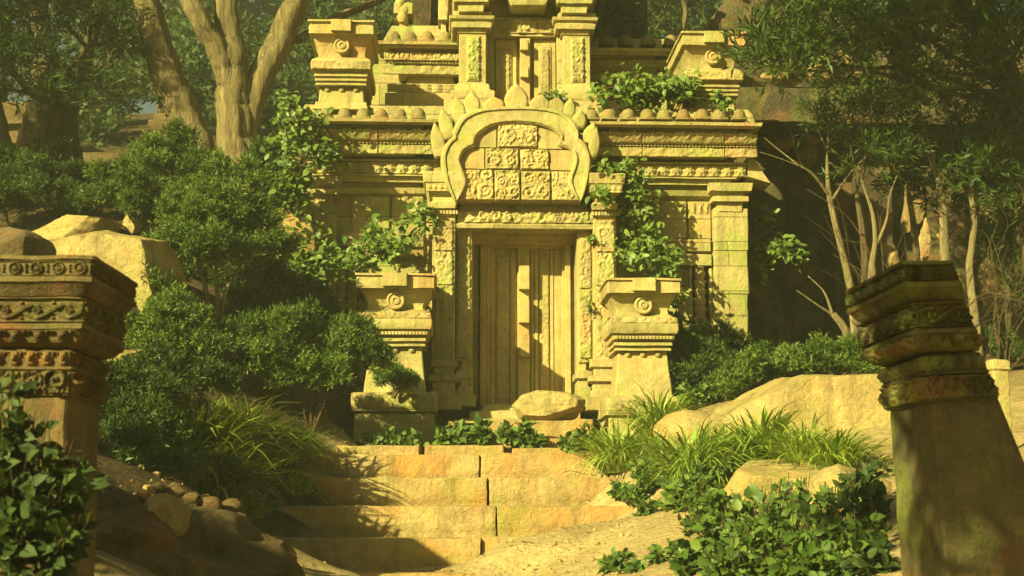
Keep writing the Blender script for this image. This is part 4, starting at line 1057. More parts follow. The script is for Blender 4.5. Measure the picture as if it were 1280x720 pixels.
def leafy(label, base, blobs, ls=.10, n=60, mat='broad', cat='leafy plant', name='leafy_plant', up=.5, stem=.006, face=(-.4, -.7, .7), spread=1.0, lw=.9, settle=False):
    """broad leaves on thin stems; blobs (px, py, d, radius px)"""
    b = at(*base); root = empty(name, tuple(b), 0, label, cat)
    P, D, S, N = [], [], [], []; m = MB()
    for px, py, d, rp in blobs:
        if settle: d = hit(px, py + rp * .75) - .15
        c = at(px, py, d) - b; r = rp / ppm(d); ns = max(14, int(6.5 * n * (r / .4) ** 1.6))
        pb = np.array([c[0] * .85, c[1], min(0, c[2] - r * .9)]); m.tube(catmull([np.zeros(3), pb * .5 + np.array([0, 0, .02]), pb], 4), np.full(9, stem * 1.3), 5)
        for _ in range(max(2, ns // 7)):
            e = c + rdir(1)[0] * r * RS.uniform(.2, 1.0) * np.array([1, .8, .9]); s = pb
            mid = (s + e) / 2 + RS.normal(size=3) * r * .12; Q = catmull([s, mid, e], 4); m.tube(Q, np.linspace(stem, stem * .5, len(Q)), 4)
            k = 7
            for j in range(k):
                t = RS.uniform(.35, 1.0); p = Q[int(t * (len(Q) - 1))]; dd = rdir(1)[0] * np.array([1, 1, .6]) + np.array([0, 0, up * .6]) + unit(e - c) * .5
                P.append(p + RS.normal(size=3) * .015); D.append(dd); S.append(ls * RS.uniform(.6, 1.25)); N.append(np.array(face) * .9 + RS.normal(size=3) * .7)
    P = np.array(P); leaf_mesh('foliage', P, D, S, lw * RS.uniform(.85, 1.1, len(P)), N, 'ovate', M[mat], root)
    m.build('stem', M['twig'], root, angle=180)
    return root

def vine(label, runs, yl=-.3, ls=.12, dens=1.0, mat='vine', cat='climbing vine', name='climbing_vine', depth=.35, lw=.85, sr=.018):
    """runs: lists of (px, py, half width px[, yl]) on the temple front"""
    p0 = runs[0][0]; x, z = T(p0[0], p0[1], yl); b = t2w((x, yl, z)); root = empty(name, tuple(b), 0, label, cat)
    P, D, S, N = [], [], [], []; m = MB()
    for run in runs:
        Q = np.array([(q[0], q[1], q[2], q[3] if len(q) > 3 else yl) for q in run], float)
        C = catmull(Q, 8)
        W3 = np.array([t2w((T(q[0], q[1], q[3])[0], q[3], T(q[0], q[1], q[3])[1])) for q in C]) - b
        for s in range(3):
            m.tube(W3 + RS.normal(size=3) * .06 + np.cumsum(RS.normal(size=W3.shape) * .01, 0), np.linspace(sr, sr * .45, len(W3)), 5)
        for i in range(len(C)):
            hw = C[i][2] / 79.0
            nn = RS.poisson(max(2, dens * 15 * hw / .2))
            for _ in range(nn):
                o = np.array([RS.normal() * hw * .55, -abs(RS.normal()) * depth * .6, RS.normal() * hw * .5])
                if vnoise([(W3[i] + o) / .22 + 3.3], 4)[0] < .38: continue
                P.append(W3[i] + o); dd = rdir(1)[0] * np.array([1, .7, .8]) + np.array([.1, -.35, -.25]); D.append(dd)
                S.append(ls * RS.uniform(.6, 1.25)); N.append(np.array([-.35, -.8, .65]) + RS.normal(size=3) * .45)
    leaf_mesh('foliage', np.array(P), D, S, lw * RS.uniform(.85, 1.1, len(P)), N, 'ovate', M[mat], root)
    m.build('stem', M['twig'], root, angle=180)
    return root

# ================================================================== vines and plants on the temple
vine('climbing vine with round leaves hanging over the cornice end beside the forked tree',
     [[(358, 118, 8, -.9), (366, 150, 18, -.95), (385, 180, 32, -.9), (372, 215, 26, -.8), (362, 250, 24, -.6), (372, 275, 20, -.5), (378, 310, 34, -.5), (372, 350, 34, -.6), (362, 400, 26, -.6)],
      [(395, 190, 18, -.9), (412, 205, 10, -.7)], [(385, 330, 26, -.6), (430, 322, 26, -.8), (462, 318, 20, -.9)], [(400, 170, 20, -.95), (418, 200, 8, -.8)]], dens=1.25)
vine('leafy branch reaching across the wall panels above the medallion pedestal',
     [[(450, 325, 18, -.8), (480, 312, 20, -.7), (502, 296, 16, -.7), (522, 276, 16, -.7), (530, 262, 6, -.7)], [(462, 300, 6, -.5), (470, 285, 5, -.5)], [(480, 316, 20, -.7), (500, 325, 10, -.6)]], dens=1.1, ls=.13)
vine('dense vine filling the wall between door column and window',
     [[(752, 210, 12, -.9), (768, 212, 12, -.7), (785, 225, 20, -.5), (788, 260, 26, -.5), (792, 290, 26, -.5), (802, 312, 28, -.5), (826, 326, 22, -.6), (838, 345, 14, -.5), (843, 390, 14, -.5), (850, 420, 12, -.5)],
      [(790, 318, 24, -.9), (825, 330, 22, -.9)], [(748, 240, 10, -1.1), (756, 252, 8, -1.1)], [(866, 414, 8, -.5), (880, 414, 8, -.5)]], dens=1.25, depth=.4)
vine('few small ivy leaves on the carved door jamb', [[(736, 380, 4, -.82), (739, 390, 4, -.82)], [(737, 300, 4, -.82), (742, 296, 3, -.82)]], dens=.5, ls=.09, cat='ivy sprig', name='ivy_sprig', depth=.1)
vine('leafy bush growing along the roof ledge between arch and turret',
     [[(752, 122, 16, -.3), (775, 118, 20, -.2), (800, 120, 18, -.2), (825, 118, 20, -.2), (848, 116, 18, -.2), (860, 122, 10, -.3)]], dens=2.2, cat='bush', name='ledge_bush', depth=.5)
vine('small leafy sprig behind the flame leaves of the arch', [[(675, 118, 8, -.1), (690, 122, 8, -.1), (705, 126, 6, -.1)]], dens=.9, ls=.10, cat='leafy sprig', name='leafy_sprig', depth=.15)
vine('small leafy sprig at the foot of the roof turret', [[(893, 122, 7, -.8), (900, 126, 10, -.8), (908, 132, 7, -.8)]], dens=.9, ls=.10, cat='leafy sprig', name='leafy_sprig', depth=.15)
vine('dark leafy branch hanging beside the upper pillar', [[(742, 52, 3, .55), (752, 30, 5, .7), (768, 12, 10, .9), (782, 22, 14, .9), (790, 32, 8, .9)]], dens=.8, ls=.12, mat='broad_dark', cat='leafy branch', name='leafy_branch', depth=.2)
vine('shaded vine hanging down the far corner of the temple', [[(945, 250, 10, .4), (955, 290, 16, .5), (955, 320, 12, .5), (948, 350, 8, .5)], [(955, 310, 8, .4), (978, 308, 16, .2), (990, 318, 10, .2), (1001, 326, 6, .2)]], dens=.8, ls=.14, depth=.2, sr=.03)

# ================================================================== shrubs on the west bank
G1 = 'round feathery shrubs on the bank'
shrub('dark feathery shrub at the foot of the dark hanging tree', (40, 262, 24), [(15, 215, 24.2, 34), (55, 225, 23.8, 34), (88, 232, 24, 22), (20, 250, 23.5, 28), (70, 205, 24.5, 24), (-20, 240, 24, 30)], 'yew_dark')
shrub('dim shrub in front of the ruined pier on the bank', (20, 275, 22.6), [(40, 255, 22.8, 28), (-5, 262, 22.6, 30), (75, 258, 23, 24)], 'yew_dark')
shrub('spreading green shrub above the two yellow boulders', (185, 285, 23), [(190, 205, 23.4, 36), (228, 192, 23.8, 26), (152, 238, 23, 32), (205, 240, 22.8, 40), (125, 252, 22.8, 22), (240, 225, 23, 28), (175, 262, 22.6, 20)], 'yew', bare=14)
shrub('small upright shrub between spreading shrub and leaning trunk', (255, 270, 22.8), [(256, 240, 22.7, 22), (262, 214, 23, 20), (246, 262, 22.5, 16)], 'yew')
shrub('shrub at the foot of the forked tree trunk', (320, 260, 23.2), [(328, 215, 23.4, 26), (350, 200, 23.6, 20), (305, 235, 23, 24), (345, 240, 23.2, 26), (285, 225, 23.4, 16)], 'yew')
shrub('tall feathery shrub with several pale stems among the bushes', (268, 402, 20.8), [(236, 282, 20.8, 40), (278, 262, 21, 38), (315, 282, 21, 36), (215, 318, 20.6, 30), (255, 318, 20.4, 40), (300, 320, 20.8, 40), (342, 312, 21, 22)], 'yew', dens=.95, bark='bark_thin',
      stems=[[(264, 402, 20.7, 3.6), (261, 378, 20.7, 3), (254, 350, 20.7, 2.4), (245, 325, 20.7, 1.6)], [(270, 402, 20.7, 3.4), (272, 370, 20.7, 2.8), (270, 330, 20.8, 2), (275, 300, 20.8, 1.4)], [(274, 400, 20.8, 3), (284, 360, 20.8, 2.2), (305, 325, 20.9, 1.5)]])
shrub('low rounded shrub against the orange boulder', (215, 455, 19.6), [(205, 380, 19.8, 30), (180, 415, 19.6, 24), (222, 405, 19.4, 34), (195, 440, 19.3, 32), (240, 435, 19.4, 34)], 'yew')
shrub('bushy shrub in the middle of the bank below the pale stems', (285, 480, 19.6), [(300, 432, 19.7, 28), (268, 450, 19.4, 26), (322, 462, 19.5, 22)], 'yew')
shrub('wide feathery shrub beside the medallion pedestal', (390, 505, 20.2), [(345, 450, 20, 44), (390, 440, 20.1, 40), (432, 440, 20.3, 36), (460, 455, 20.3, 26), (375, 478, 19.8, 28), (418, 478, 19.9, 28)], 'yew')
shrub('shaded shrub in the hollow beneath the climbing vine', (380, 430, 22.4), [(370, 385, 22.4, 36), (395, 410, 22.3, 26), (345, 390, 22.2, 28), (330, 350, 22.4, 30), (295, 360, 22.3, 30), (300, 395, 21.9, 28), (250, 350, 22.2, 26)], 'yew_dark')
shrub('small feathery sprig on the pedestal base slab', (492, 489, 21.75), [(490, 476, 21.7, 16), (505, 480, 21.7, 11)], 'yew', dens=1.4, cat='shrub sprig', name='shrub_sprig', L=.14)
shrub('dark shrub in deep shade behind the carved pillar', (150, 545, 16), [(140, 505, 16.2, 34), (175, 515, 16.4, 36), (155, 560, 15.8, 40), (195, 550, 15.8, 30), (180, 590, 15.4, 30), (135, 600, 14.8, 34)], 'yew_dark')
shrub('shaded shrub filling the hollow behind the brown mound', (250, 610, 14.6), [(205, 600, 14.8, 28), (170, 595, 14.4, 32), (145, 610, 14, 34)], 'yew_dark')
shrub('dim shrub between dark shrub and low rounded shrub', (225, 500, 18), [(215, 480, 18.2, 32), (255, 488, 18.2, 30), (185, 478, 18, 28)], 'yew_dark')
# east side
shrub('dark round shrub at the temple corner behind the pedestal', (885, 500, 23), [(868, 450, 23, 30), (905, 445, 23.4, 28), (890, 478, 22.6, 30), (855, 475, 22.6, 20)], 'yew_dark')
shrub('feathery shrub behind the high end of the slab boulder', (935, 500, 22.4), [(920, 478, 22.4, 30), (950, 475, 22.8, 28), (900, 490, 22, 20)], 'yew')
shrub('low feathery shrub between slab boulder and thin trees', (1040, 490, 22.2), [(1005, 462, 22.4, 26), (1035, 458, 22.2, 26), (1068, 456, 22.2, 24), (1085, 470, 22, 22)], 'yew')
shrub('small shrub glimpsed beyond the tilted pillar', (1250, 460, 24), [(1246, 436, 24, 18), (1258, 445, 24, 18)], 'yew')
# ================================================================== grass
for px, py, d, h, w_, n, lb in [
    (245, 575, 17.0, 95, 80, 420, 'long dark grass tuft under the bushy shrub'), (295, 560, 18.0, 100, 80, 440, 'long grass tuft behind the top of the lower steps'), (330, 568, 18.4, 66, 60, 260, 'grass tuft leaning over the third step'),
    (372, 558, 19.1, 52, 50, 240, 'short grass tuft at the end of the top step'), (262, 612, 16.4, 95, 80, 460, 'big grass tuft nearest the brown mound'), (306, 620, 17.0, 46, 50, 170, 'grass tuft overhanging the wide lower step'), (215, 590, 15.8, 70, 80, 340, 'shaded grass tuft beside the dark shrub'),
    (372, 608, 18.3, 40, 50, 160, 'small grass tuft casting streaky shadow on the steps')]:
    grass(lb, px, py, d, h, w_, n, 'grass_dark' if px < 300 else 'grass', lean=(.16, -.15, 0), name='grass_tuft', bw=.05, mul=1.0)
for px, py, d, h, w_, n, lb in [
    (774, 592, 18.9, 78, 46, 200, 'upright grass tuft beside the top step'), (826, 548, 20.4, 74, 46, 230, 'bright grass tuft against the pedestal base'), (872, 610, 17.9, 98, 52, 260, 'bright arching grass tuft above the leafy groundcover'),
    (815, 585, 19.2, 60, 40, 150, 'grass tuft between two taller bright tufts'), (955, 584, 16.9, 90, 46, 240, 'bright arching grass tuft in front of the slab boulder'), (1008, 590, 16.3, 76, 38, 180, 'spiky grass tuft beside the low yellow boulder'), (1048, 592, 16.2, 76, 38, 180, 'spiky grass tuft casting shadow on the slab boulder'), (912, 570, 18.0, 50, 40, 110, 'thin grass tuft between boulder and arching tuft')]:
    grass(lb, px, py, d, h, w_, n, 'grass', lean=(.12, -.15, 0), name='grass_tuft', bw=.034, mul=2.0)
# ================================================================== broad-leaved plants
leafy('low leafy plants in shade at the foot of the medallion pedestal', (490, 556, 20.6), [(465, 548, 20.6, 16), (495, 546, 20.5, 18), (520, 548, 20.4, 14)], .10, 70)
leafy('leafy plant on the top step in front of the threshold', (575, 556, 20.4), [(552, 545, 20.4, 16), (575, 540, 20.4, 18), (600, 540, 20.4, 20), (612, 530, 20.4, 10)], .13, 70)
leafy('leafy plant on the top step beneath the door boulder', (645, 557, 20.3), [(632, 540, 20.3, 16), (652, 538, 20.3, 20), (665, 548, 20.2, 14)], .13, 80)
leafy('leafy plant at the worn end of the upper steps', (722, 562, 19.9), [(712, 552, 19.9, 12), (730, 545, 19.9, 18), (748, 548, 19.8, 14)], .11, 80)
leafy('leafy groundcover spilling between the grass tufts', (850, 620, 17.2), [(815, 585, 17.8, 30), (850, 590, 17.4, 34), (880, 600, 17, 34), (845, 615, 17, 28), (870, 570, 17.6, 26), (890, 545, 18, 20), (895, 625, 16.6, 30), (865, 615, 16.8, 30), (830, 565, 18, 24), (905, 590, 17, 24)], .11, 90, face=(-.4, -.7, .8), settle=True)
leafy('small leafy plant at the sandy edge of the third step', (785, 625, 17.5), [(775, 610, 17.6, 14), (792, 615, 17.4, 18), (808, 632, 17.0, 14), (800, 612, 17.4, 12)], .10, 90, settle=True)
leafy('small leafy plant standing alone in the sand', (772, 714, 14.0), [(768, 700, 14, 16), (780, 690, 14, 14), (795, 706, 13.8, 10)], .10, 90, settle=True)
leafy('leafy creeper sprig on the sand beside the big leafy plant', (835, 700, 13.4), [(826, 690, 13.4, 14), (845, 680, 13.5, 14), (855, 700, 13.2, 16)], .10, 80, settle=True)
leafy('big leafy plant covering the slope below the low yellow boulder', (960, 720, 12.6), [(890, 665, 13.2, 38), (930, 640, 13.4, 44), (975, 640, 13.2, 48), (1020, 655, 12.8, 46), (900, 705, 12.4, 48), (950, 690, 12.4, 50), (1005, 700, 12.2, 50), (1050, 690, 12.2, 46), (1050, 640, 13, 34), (980, 605, 13.8, 26), (870, 640, 14, 28), (1000, 620, 13.4, 36), (1050, 610, 13.2, 34), (930, 670, 12.6, 40), (1080, 660, 12.2, 40), (860, 690, 13, 26)], .105, 84, 'broad', settle=True)
leafy('dark leafy plant against the foot of the tilted pillar', (1080, 650, 12.4), [(1075, 600, 12.8, 34), (1085, 630, 12.4, 34), (1090, 580, 13, 22), (1060, 570, 13.8, 20), (1085, 690, 11.8, 40)], .105, 90, 'broad_dark', settle=True)
leafy('broad leaf plant at the temple corner beside the dark shrub', (872, 505, 22), [(862, 490, 22, 14), (878, 485, 22, 12)], .12, 80, 'broad')
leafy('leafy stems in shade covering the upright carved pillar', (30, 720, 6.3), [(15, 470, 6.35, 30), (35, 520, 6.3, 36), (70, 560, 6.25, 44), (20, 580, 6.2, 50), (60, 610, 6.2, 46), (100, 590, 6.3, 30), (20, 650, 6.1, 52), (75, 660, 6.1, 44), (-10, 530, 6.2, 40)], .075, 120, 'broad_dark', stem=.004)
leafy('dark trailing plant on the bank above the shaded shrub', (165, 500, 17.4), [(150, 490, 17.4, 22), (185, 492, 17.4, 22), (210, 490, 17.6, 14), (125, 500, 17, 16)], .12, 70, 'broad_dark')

# ================================================================== trees
tree('thick leaning tree trunk beside the forked tree', [[(252, 205, 26, 27), (232, 150, 26, 24), (214, 105, 26, 23), (196, 55, 26, 21), (183, 0, 26, 20), (172, -60, 26, 17), (150, -140, 26, 12)]], [(120, -150, 26, 60), (190, -170, 27, 60), (60, -120, 26, 40)], dens=.6, seg=28, ls=.2, flute=.10, scale=.86)
tree('massive forked tree with bare wood near its base', [
    [(302, 225, 26, 32), (294, 170, 26, 27), (290, 120, 26, 25), (288, 75, 26, 24), (284, 30, 26, 19), (282, -20, 26, 17), (290, -110, 26, 12)],
    [(293, 160, 26, 8), (286, 108, 25.95, 17), (271, 60, 25.8, 17), (250, 25, 25.6, 16), (234, -10, 25.6, 14), (215, -90, 25.6, 9)],
    [(305, 210, 26.1, 9), (311, 150, 26.1, 16), (325, 98, 26.2, 18), (346, 60, 26.4, 20), (362, 20, 26.5, 18), (385, -30, 26.6, 15), (420, -100, 26.6, 9)],
    [(372, 50, 26.8, 7), (400, 32, 27.5, 6.5), (440, 14, 28.5, 6), (490, -8, 29.5, 5), (540, -50, 30, 4)]],
    [(230, -150, 26, 60), (330, -190, 27, 70), (430, -160, 27, 60)], dens=.6, seg=30, ls=.2, flute=.15, scale=.88)
tree('dark tree with drooping foliage over the shaded bank', [
    [(45, 205, 27, 26), (52, 160, 27, 24), (60, 110, 27, 20), (50, 40, 27, 14), (40, -60, 27, 9)], [(85, 205, 27.2, 20), (80, 150, 27.2, 18), (92, 100, 27, 13), (110, 60, 27, 9), (130, 0, 27, 6)]],
    [(20, 30, 25.5, 52), (75, 15, 25.5, 52), (130, 25, 25.5, 40), (150, 62, 25.8, 26), (45, 80, 25, 46), (105, 85, 25.2, 38), (8, 115, 25, 34), (125, 108, 25.4, 22), (60, 122, 25, 22), (90, -40, 26, 70), (0, -40, 26, 60), (160, -10, 26.2, 30), (135, 70, 25, 30), (-20, 70, 25, 50)], bark='bark_dark', droop=.5, ls=.2, lw=.16, dens=2.4, seg=22)
tree('dark gnarled trunk at the edge of the shaded bank', [[(2, 215, 25, 14), (0, 170, 25, 12), (-12, 120, 25, 11), (-30, 40, 25, 8)]], [(-40, 20, 25, 50)], bark='bark_dark', seg=16)
# east thin trees and the overhanging crown
TR = 'slender trees in the shade of the ruin'
tree('slender pale tree forking twice with light open foliage', [
    [(1066, 385, 23.5, 9), (1056, 330, 23.5, 7.5), (1044, 280, 23.5, 6.5), (1036, 240, 23.5, 5.5), (1034, 200, 23.5, 3.2), (1036, 160, 23.5, 2.4), (1044, 125, 23.5, 1.5)],
    [(1036, 244, 23.5, 3.4), (1016, 218, 23.3, 2.6), (998, 206, 23.2, 2.0), (972, 186, 23.2, 1.4), (955, 172, 23.2, .8)], [(1000, 208, 23.2, 1.4), (975, 198, 23.1, .9), (950, 190, 23.2, .6)], [(1040, 250, 23.5, 3.4), (1060, 220, 23.6, 2.4), (1080, 195, 23.7, 1.9), (1100, 162, 23.8, 1.2)],
    [(1034, 190, 23.5, 1.4), (1018, 150, 23.4, 1), (1008, 115, 23.4, .6)], [(1035, 180, 23.5, 1.4), (1052, 150, 23.5, 1), (1062, 120, 23.5, .6)]],
    [(1022, 145, 23.4, 20), (1046, 110, 23.4, 28), (1078, 150, 23.6, 28), (1062, 180, 23.5, 18), (1105, 150, 23.8, 26), (1040, 165, 23.3, 16)], bark='bark_thin', ls=.15, lw=.15, L=.34, dens=1.6, seg=9, twig=.010, clump=.35, scale=.6)
tree('slender pale tree with curved double stem just above the pillar cap', [
    [(1090, 365, 22.5, 9), (1090, 330, 22.5, 7), (1094, 300, 22.5, 5.5), (1090, 265, 22.5, 4), (1080, 235, 22.5, 2.6), (1072, 205, 22.5, 1.6)], [(1096, 305, 22.5, 4), (1108, 275, 22.5, 3), (1112, 245, 22.5, 2), (1125, 210, 22.6, 1.2)]],
    [(1110, 205, 22.5, 26), (1090, 190, 22.4, 20), (1128, 190, 22.6, 24), (1070, 212, 22.4, 14)], bark='bark_thin', ls=.16, lw=.15, L=.36, dens=1.8, seg=9, twig=.010, clump=.35, scale=.6)
tree('pale straight trunk rising behind the tilted pillar into the dark crown', [
    [(1182, 345, 23.2, 11), (1180, 290, 23.2, 9), (1178, 250, 23.2, 8), (1172, 225, 23.2, 5), (1165, 190, 23.2, 4), (1155, 160, 23.2, 3)], [(1180, 262, 23.2, 6), (1190, 225, 23.2, 5), (1188, 200, 23.2, 4), (1200, 150, 23.2, 3)], [(1186, 215, 23.2, 3), (1205, 185, 23.2, 2.2), (1225, 160, 23.2, 1.5)], [(1176, 235, 23.2, 3), (1160, 195, 23.2, 2.2), (1150, 165, 23.2, 1.4)]],
    [(1160, 130, 23.5, 44), (1210, 140, 23.5, 44), (1190, 90, 23.5, 46), (1240, 120, 23.5, 44), (1140, 170, 23.2, 24)], bark='bark_thin', ls=.17, lw=.17, L=.4, seg=10, twig=.014, dens=2.4, scale=.66)
tree('shaded slender trunk beyond the broken edge of the tilted pillar', [
    [(1222, 430, 23, 9), (1216, 380, 23, 8), (1212, 330, 23, 7), (1218, 280, 23, 6), (1214, 230, 23, 5), (1222, 170, 23, 4)]], [(1230, 180, 23, 40), (1265, 150, 23, 44), (1205, 205, 23, 20)], bark='bark_thin', ls=.16, lw=.16, L=.4, seg=10, twig=.014, mat='yew_dark', dens=2.4, scale=.7)
tree('bare broken stem leaning out from behind the tilted pillar', [
    [(1082, 445, 22.6, 7), (1066, 430, 22.6, 6), (1052, 405, 22.6, 5), (1041, 393, 22.6, 4)], [(1043, 395, 22.6, 2), (1020, 380, 22.5, 1.2), (996, 363, 22.4, .7)], [(1041, 393, 22.6, 2), (1030, 365, 22.6, 1.2), (1010, 345, 22.6, .6)]], [], bark='bark_thin', seg=8, flute=.08)
tree('large overhanging tree with dense crown above the slender trees', [
    [(1320, 440, 23.5, 24), (1300, 330, 23.5, 22), (1285, 200, 23.5, 20), (1260, 90, 23.4, 16), (1200, 10, 23, 12), (1120, -40, 22.5, 8)]],
    [(955, 62, 21.8, 34), (985, 40, 21.8, 38), (940, 85, 21.6, 20), (1010, 75, 21.6, 34), (1035, 30, 21.8, 46), (1070, 65, 21.7, 42), (1110, 35, 21.8, 52), (1110, 95, 21.8, 36), (1160, 50, 21.8, 56), (1210, 30, 22, 58), (1250, 80, 22, 56), (1290, 40, 22, 56), (1150, 110, 22, 30), (1060, -30, 22, 60), (1160, -40, 22, 70), (1260, -40, 22, 70), (985, 90, 21.4, 24), (1270, 170, 22.4, 50), (1235, 220, 22.6, 34), (1285, 250, 22.6, 44)],
    mat='willow', bark='bark_dark', ls=.19, lw=.2, L=.45, dens=4.5, seg=20, clump=.45, thr=.34)
for lb, bx, by, dd_, hh in (('leafless twiggy bush in front of the orange rock', 1140, 335, 23, 230), ('leafless twiggy bush beside the shaded slender trunk', 1250, 420, 23, 170)):
    b = at(bx, by, dd_); b[2] = gz(b[0], b[1]) - .05; root = empty('twiggy_bush', tuple(b), 0, lb, 'bush'); m = MB(); h = hh / ppm(dd_)
    for _ in range(10):
        e = np.array([RS.normal() * h * .32, RS.normal() * h * .25, h * RS.uniform(.5, 1.1)]); stems_to(m, (RS.normal() * .04, RS.normal() * .04, -.1), [e], .014, 5, .05)
        for _ in range(3): stems_to(m, e * RS.uniform(.45, .8), [e + RS.normal(size=3) * h * .18], .006, 4, .02)
    m.build('stem', M['twig'], root, angle=180)
for k, (lb, tx, lobes) in enumerate([
    ('dark leafy tree against the ruin between double stem and straight trunk', 1140, [(1125, 180, 24.6, 30), (1150, 215, 24.4, 30), (1175, 250, 24.6, 26), (1130, 235, 24.6, 22), (1165, 170, 24.6, 30)]),
    ('dark leafy tree at the far end of the ruin', 1255, [(1240, 250, 24.2, 34), (1270, 300, 24.2, 36), (1230, 310, 24.4, 24), (1275, 220, 24, 36), (1290, 360, 24, 40), (1215, 260, 24.6, 22)]),
    ('dark leafy tree in front of the ruin ledge beside the slender forked tree', 1075, [(1075, 140, 24.4, 28), (1105, 125, 24.6, 32), (1060, 175, 24.6, 22), (1090, 215, 24.8, 18)])]):
    tree(lb, [[(tx, 440, 24.6, 7), (tx + 6, 330, 24.6, 5), (tx - 4, 240, 24.6, 3)]], lobes, mat='yew_dark', bark='bark_dark', ls=.17, lw=.2, L=.4, dens=2.4, seg=9, twig=.014, clump=.4, thr=.36)
# ================================================================== the ruin in the shade behind the temple's east corner
ruin = empty('ruined_building', tuple(t2w((7, 3.4, 0))), TROT, 'dark ruined stone building in shadow behind the slender trees', 'ruin')
def rbox(mb, px0, px1, py0, py1, yf, yb, **k):
    x0, x1, z0, z1 = rect(px0, px1, py0, py1, yf); return mb.box(x0 - 7, x1 - 7, yf - 3.4, yb - 3.4, z0, z1, **k)
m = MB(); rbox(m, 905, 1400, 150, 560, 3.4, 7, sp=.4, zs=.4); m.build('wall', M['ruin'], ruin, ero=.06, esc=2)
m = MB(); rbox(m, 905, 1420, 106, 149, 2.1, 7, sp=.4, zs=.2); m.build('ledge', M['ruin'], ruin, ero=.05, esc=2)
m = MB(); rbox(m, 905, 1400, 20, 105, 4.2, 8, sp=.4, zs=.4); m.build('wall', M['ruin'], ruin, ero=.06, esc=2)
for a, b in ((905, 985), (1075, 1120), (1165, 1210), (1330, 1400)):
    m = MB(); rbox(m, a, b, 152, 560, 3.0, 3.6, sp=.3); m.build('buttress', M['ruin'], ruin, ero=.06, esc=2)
for k, (px, py, dd_, rx, ry, lb) in enumerate([
    (985, 97, 26.7, 40, 16, 'long sunlit orange rubble rock on the ruin ledge beside the roof turret'), (1030, 88, 26.8, 34, 24, 'sunlit orange rubble rock on the ruin ledge under the tree crown'), (1062, 84, 26.9, 26, 26, 'orange rubble rock behind the crown of the slender tree'),
    (975, 182, 27.4, 22, 16, 'tan stone jutting from the ruin wall beside the temple cornice'), (1005, 168, 27.5, 26, 18, 'tan stone jutting from the ruin wall under the ledge behind twigs'), (1008, 198, 27.5, 18, 16, 'small tan stone in the ruin wall below two others'),
    (1140, 262, 27.6, 24, 44, 'sunlit orange stone jutting from the ruin wall behind the twiggy bush'), (1160, 295, 27.6, 20, 36, 'orange stone in the ruin wall beside the pale straight trunk'), (1112, 322, 27.5, 16, 26, 'small orange stone in the ruin wall next to the curved double stem'), (1240, 360, 27.8, 28, 50, 'dim orange stone in the ruin wall behind the shaded slender trunk')]):
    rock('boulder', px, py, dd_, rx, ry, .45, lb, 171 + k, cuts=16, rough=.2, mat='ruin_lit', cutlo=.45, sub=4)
# broken stone post behind the tilted pillar
x_, y_, z_ = at(1247, 480, 15.5)
pr = empty('stone_post', (x_, y_, gz(x_, y_) - .1), .2, 'pale square stone post standing behind the tilted pillar', 'post')
m = MB(); h_ = at(1247, 450, 15.5)[2] - gz(x_, y_) + .1; m.stack([(-.09, .09, -.09, .09, 0), (-.085, .085, -.085, .085, h_ - .12)]); m.build('shaft', M['pedestal'], pr, ero=.008)
m = MB(); m.stack([(-.085, .085, -.085, .085, h_ - .118), (-.10, .10, -.10, .10, h_ - .10), (-.1, .1, -.1, .1, h_ - .02), (-.08, .08, -.08, .08, h_)]); m.build('cap', M['pedestal'], pr, ero=.008)
# ================================================================== far structures on the west hill
fw = empty('boundary_wall', tuple(at(150, 205, 34)), .05, 'low moulded stone wall crossing the hill behind the dark tree', 'wall')
k34 = ppm(34)
def fbox(mb, px0, px1, py0, py1, d, dep, b):
    p0, p1 = at(px0, py1, d) - b, at(px1, py0, d) - b; return mb.box(p0[0], p1[0], p0[1], p0[1] + dep, p0[2], p1[2], sp=.3, zs=.2)
b_ = at(150, 205, 34)
m = MB(); fbox(m, -60, 470, 205, 260, 34, 1.2, b_); m.build('wall', M['rock_dark'], fw, ero=.03, esc=3)  # dark rock colour stands in for the shade on this wall
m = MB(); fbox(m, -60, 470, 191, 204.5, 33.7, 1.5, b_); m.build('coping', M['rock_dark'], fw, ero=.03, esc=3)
m = MB(); fbox(m, -60, 470, 204.8, 208, 33.85, 1.2, b_); m.build('moulding', M['rock_dark'], fw, ero=.02, esc=3)
b_ = at(203, 190, 33.9); sh = empty('stone_shrine', tuple(b_), 0, 'small stepped stone shrine on the boundary wall beside the leaning trunk', 'shrine')
m = MB()
p0, p1 = at(187, 190, 33.9) - b_, at(222, 190, 33.9) - b_; hz = lambda py: at(203, py, 33.9)[2] - b_[2]
def R_(g, z): e = g / k34; return (p0[0] - e, p1[0] + e, -e, .9 + e, z)
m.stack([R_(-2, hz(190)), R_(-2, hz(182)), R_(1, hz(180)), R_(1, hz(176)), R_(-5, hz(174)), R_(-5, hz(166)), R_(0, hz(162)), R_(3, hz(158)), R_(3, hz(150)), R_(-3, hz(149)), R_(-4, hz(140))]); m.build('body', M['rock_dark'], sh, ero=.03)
m = MB(); fbox(m, 2, 40, 120, 200, 36, 1.5, b_); fbox(m, -4, 44, 126, 140, 35.8, 1.9, b_)
b2 = at(20, 200, 36); rp = empty('ruined_pier', tuple(b2), 0, 'pale ruined masonry pier seen through the dark tree', 'pier')
m = MB(); fbox(m, -30, 42, 155, 230, 36, 1.5, b2); m.build('shaft', M['rock_dark'], rp, ero=.05, esc=3)  # dark rock colour again in place of shade on the pier
m = MB(); fbox(m, -38, 48, 128, 154.6, 35.8, 1.9, b2); m.build('cap', M['rock_dark'], rp, ero=.05, esc=3)
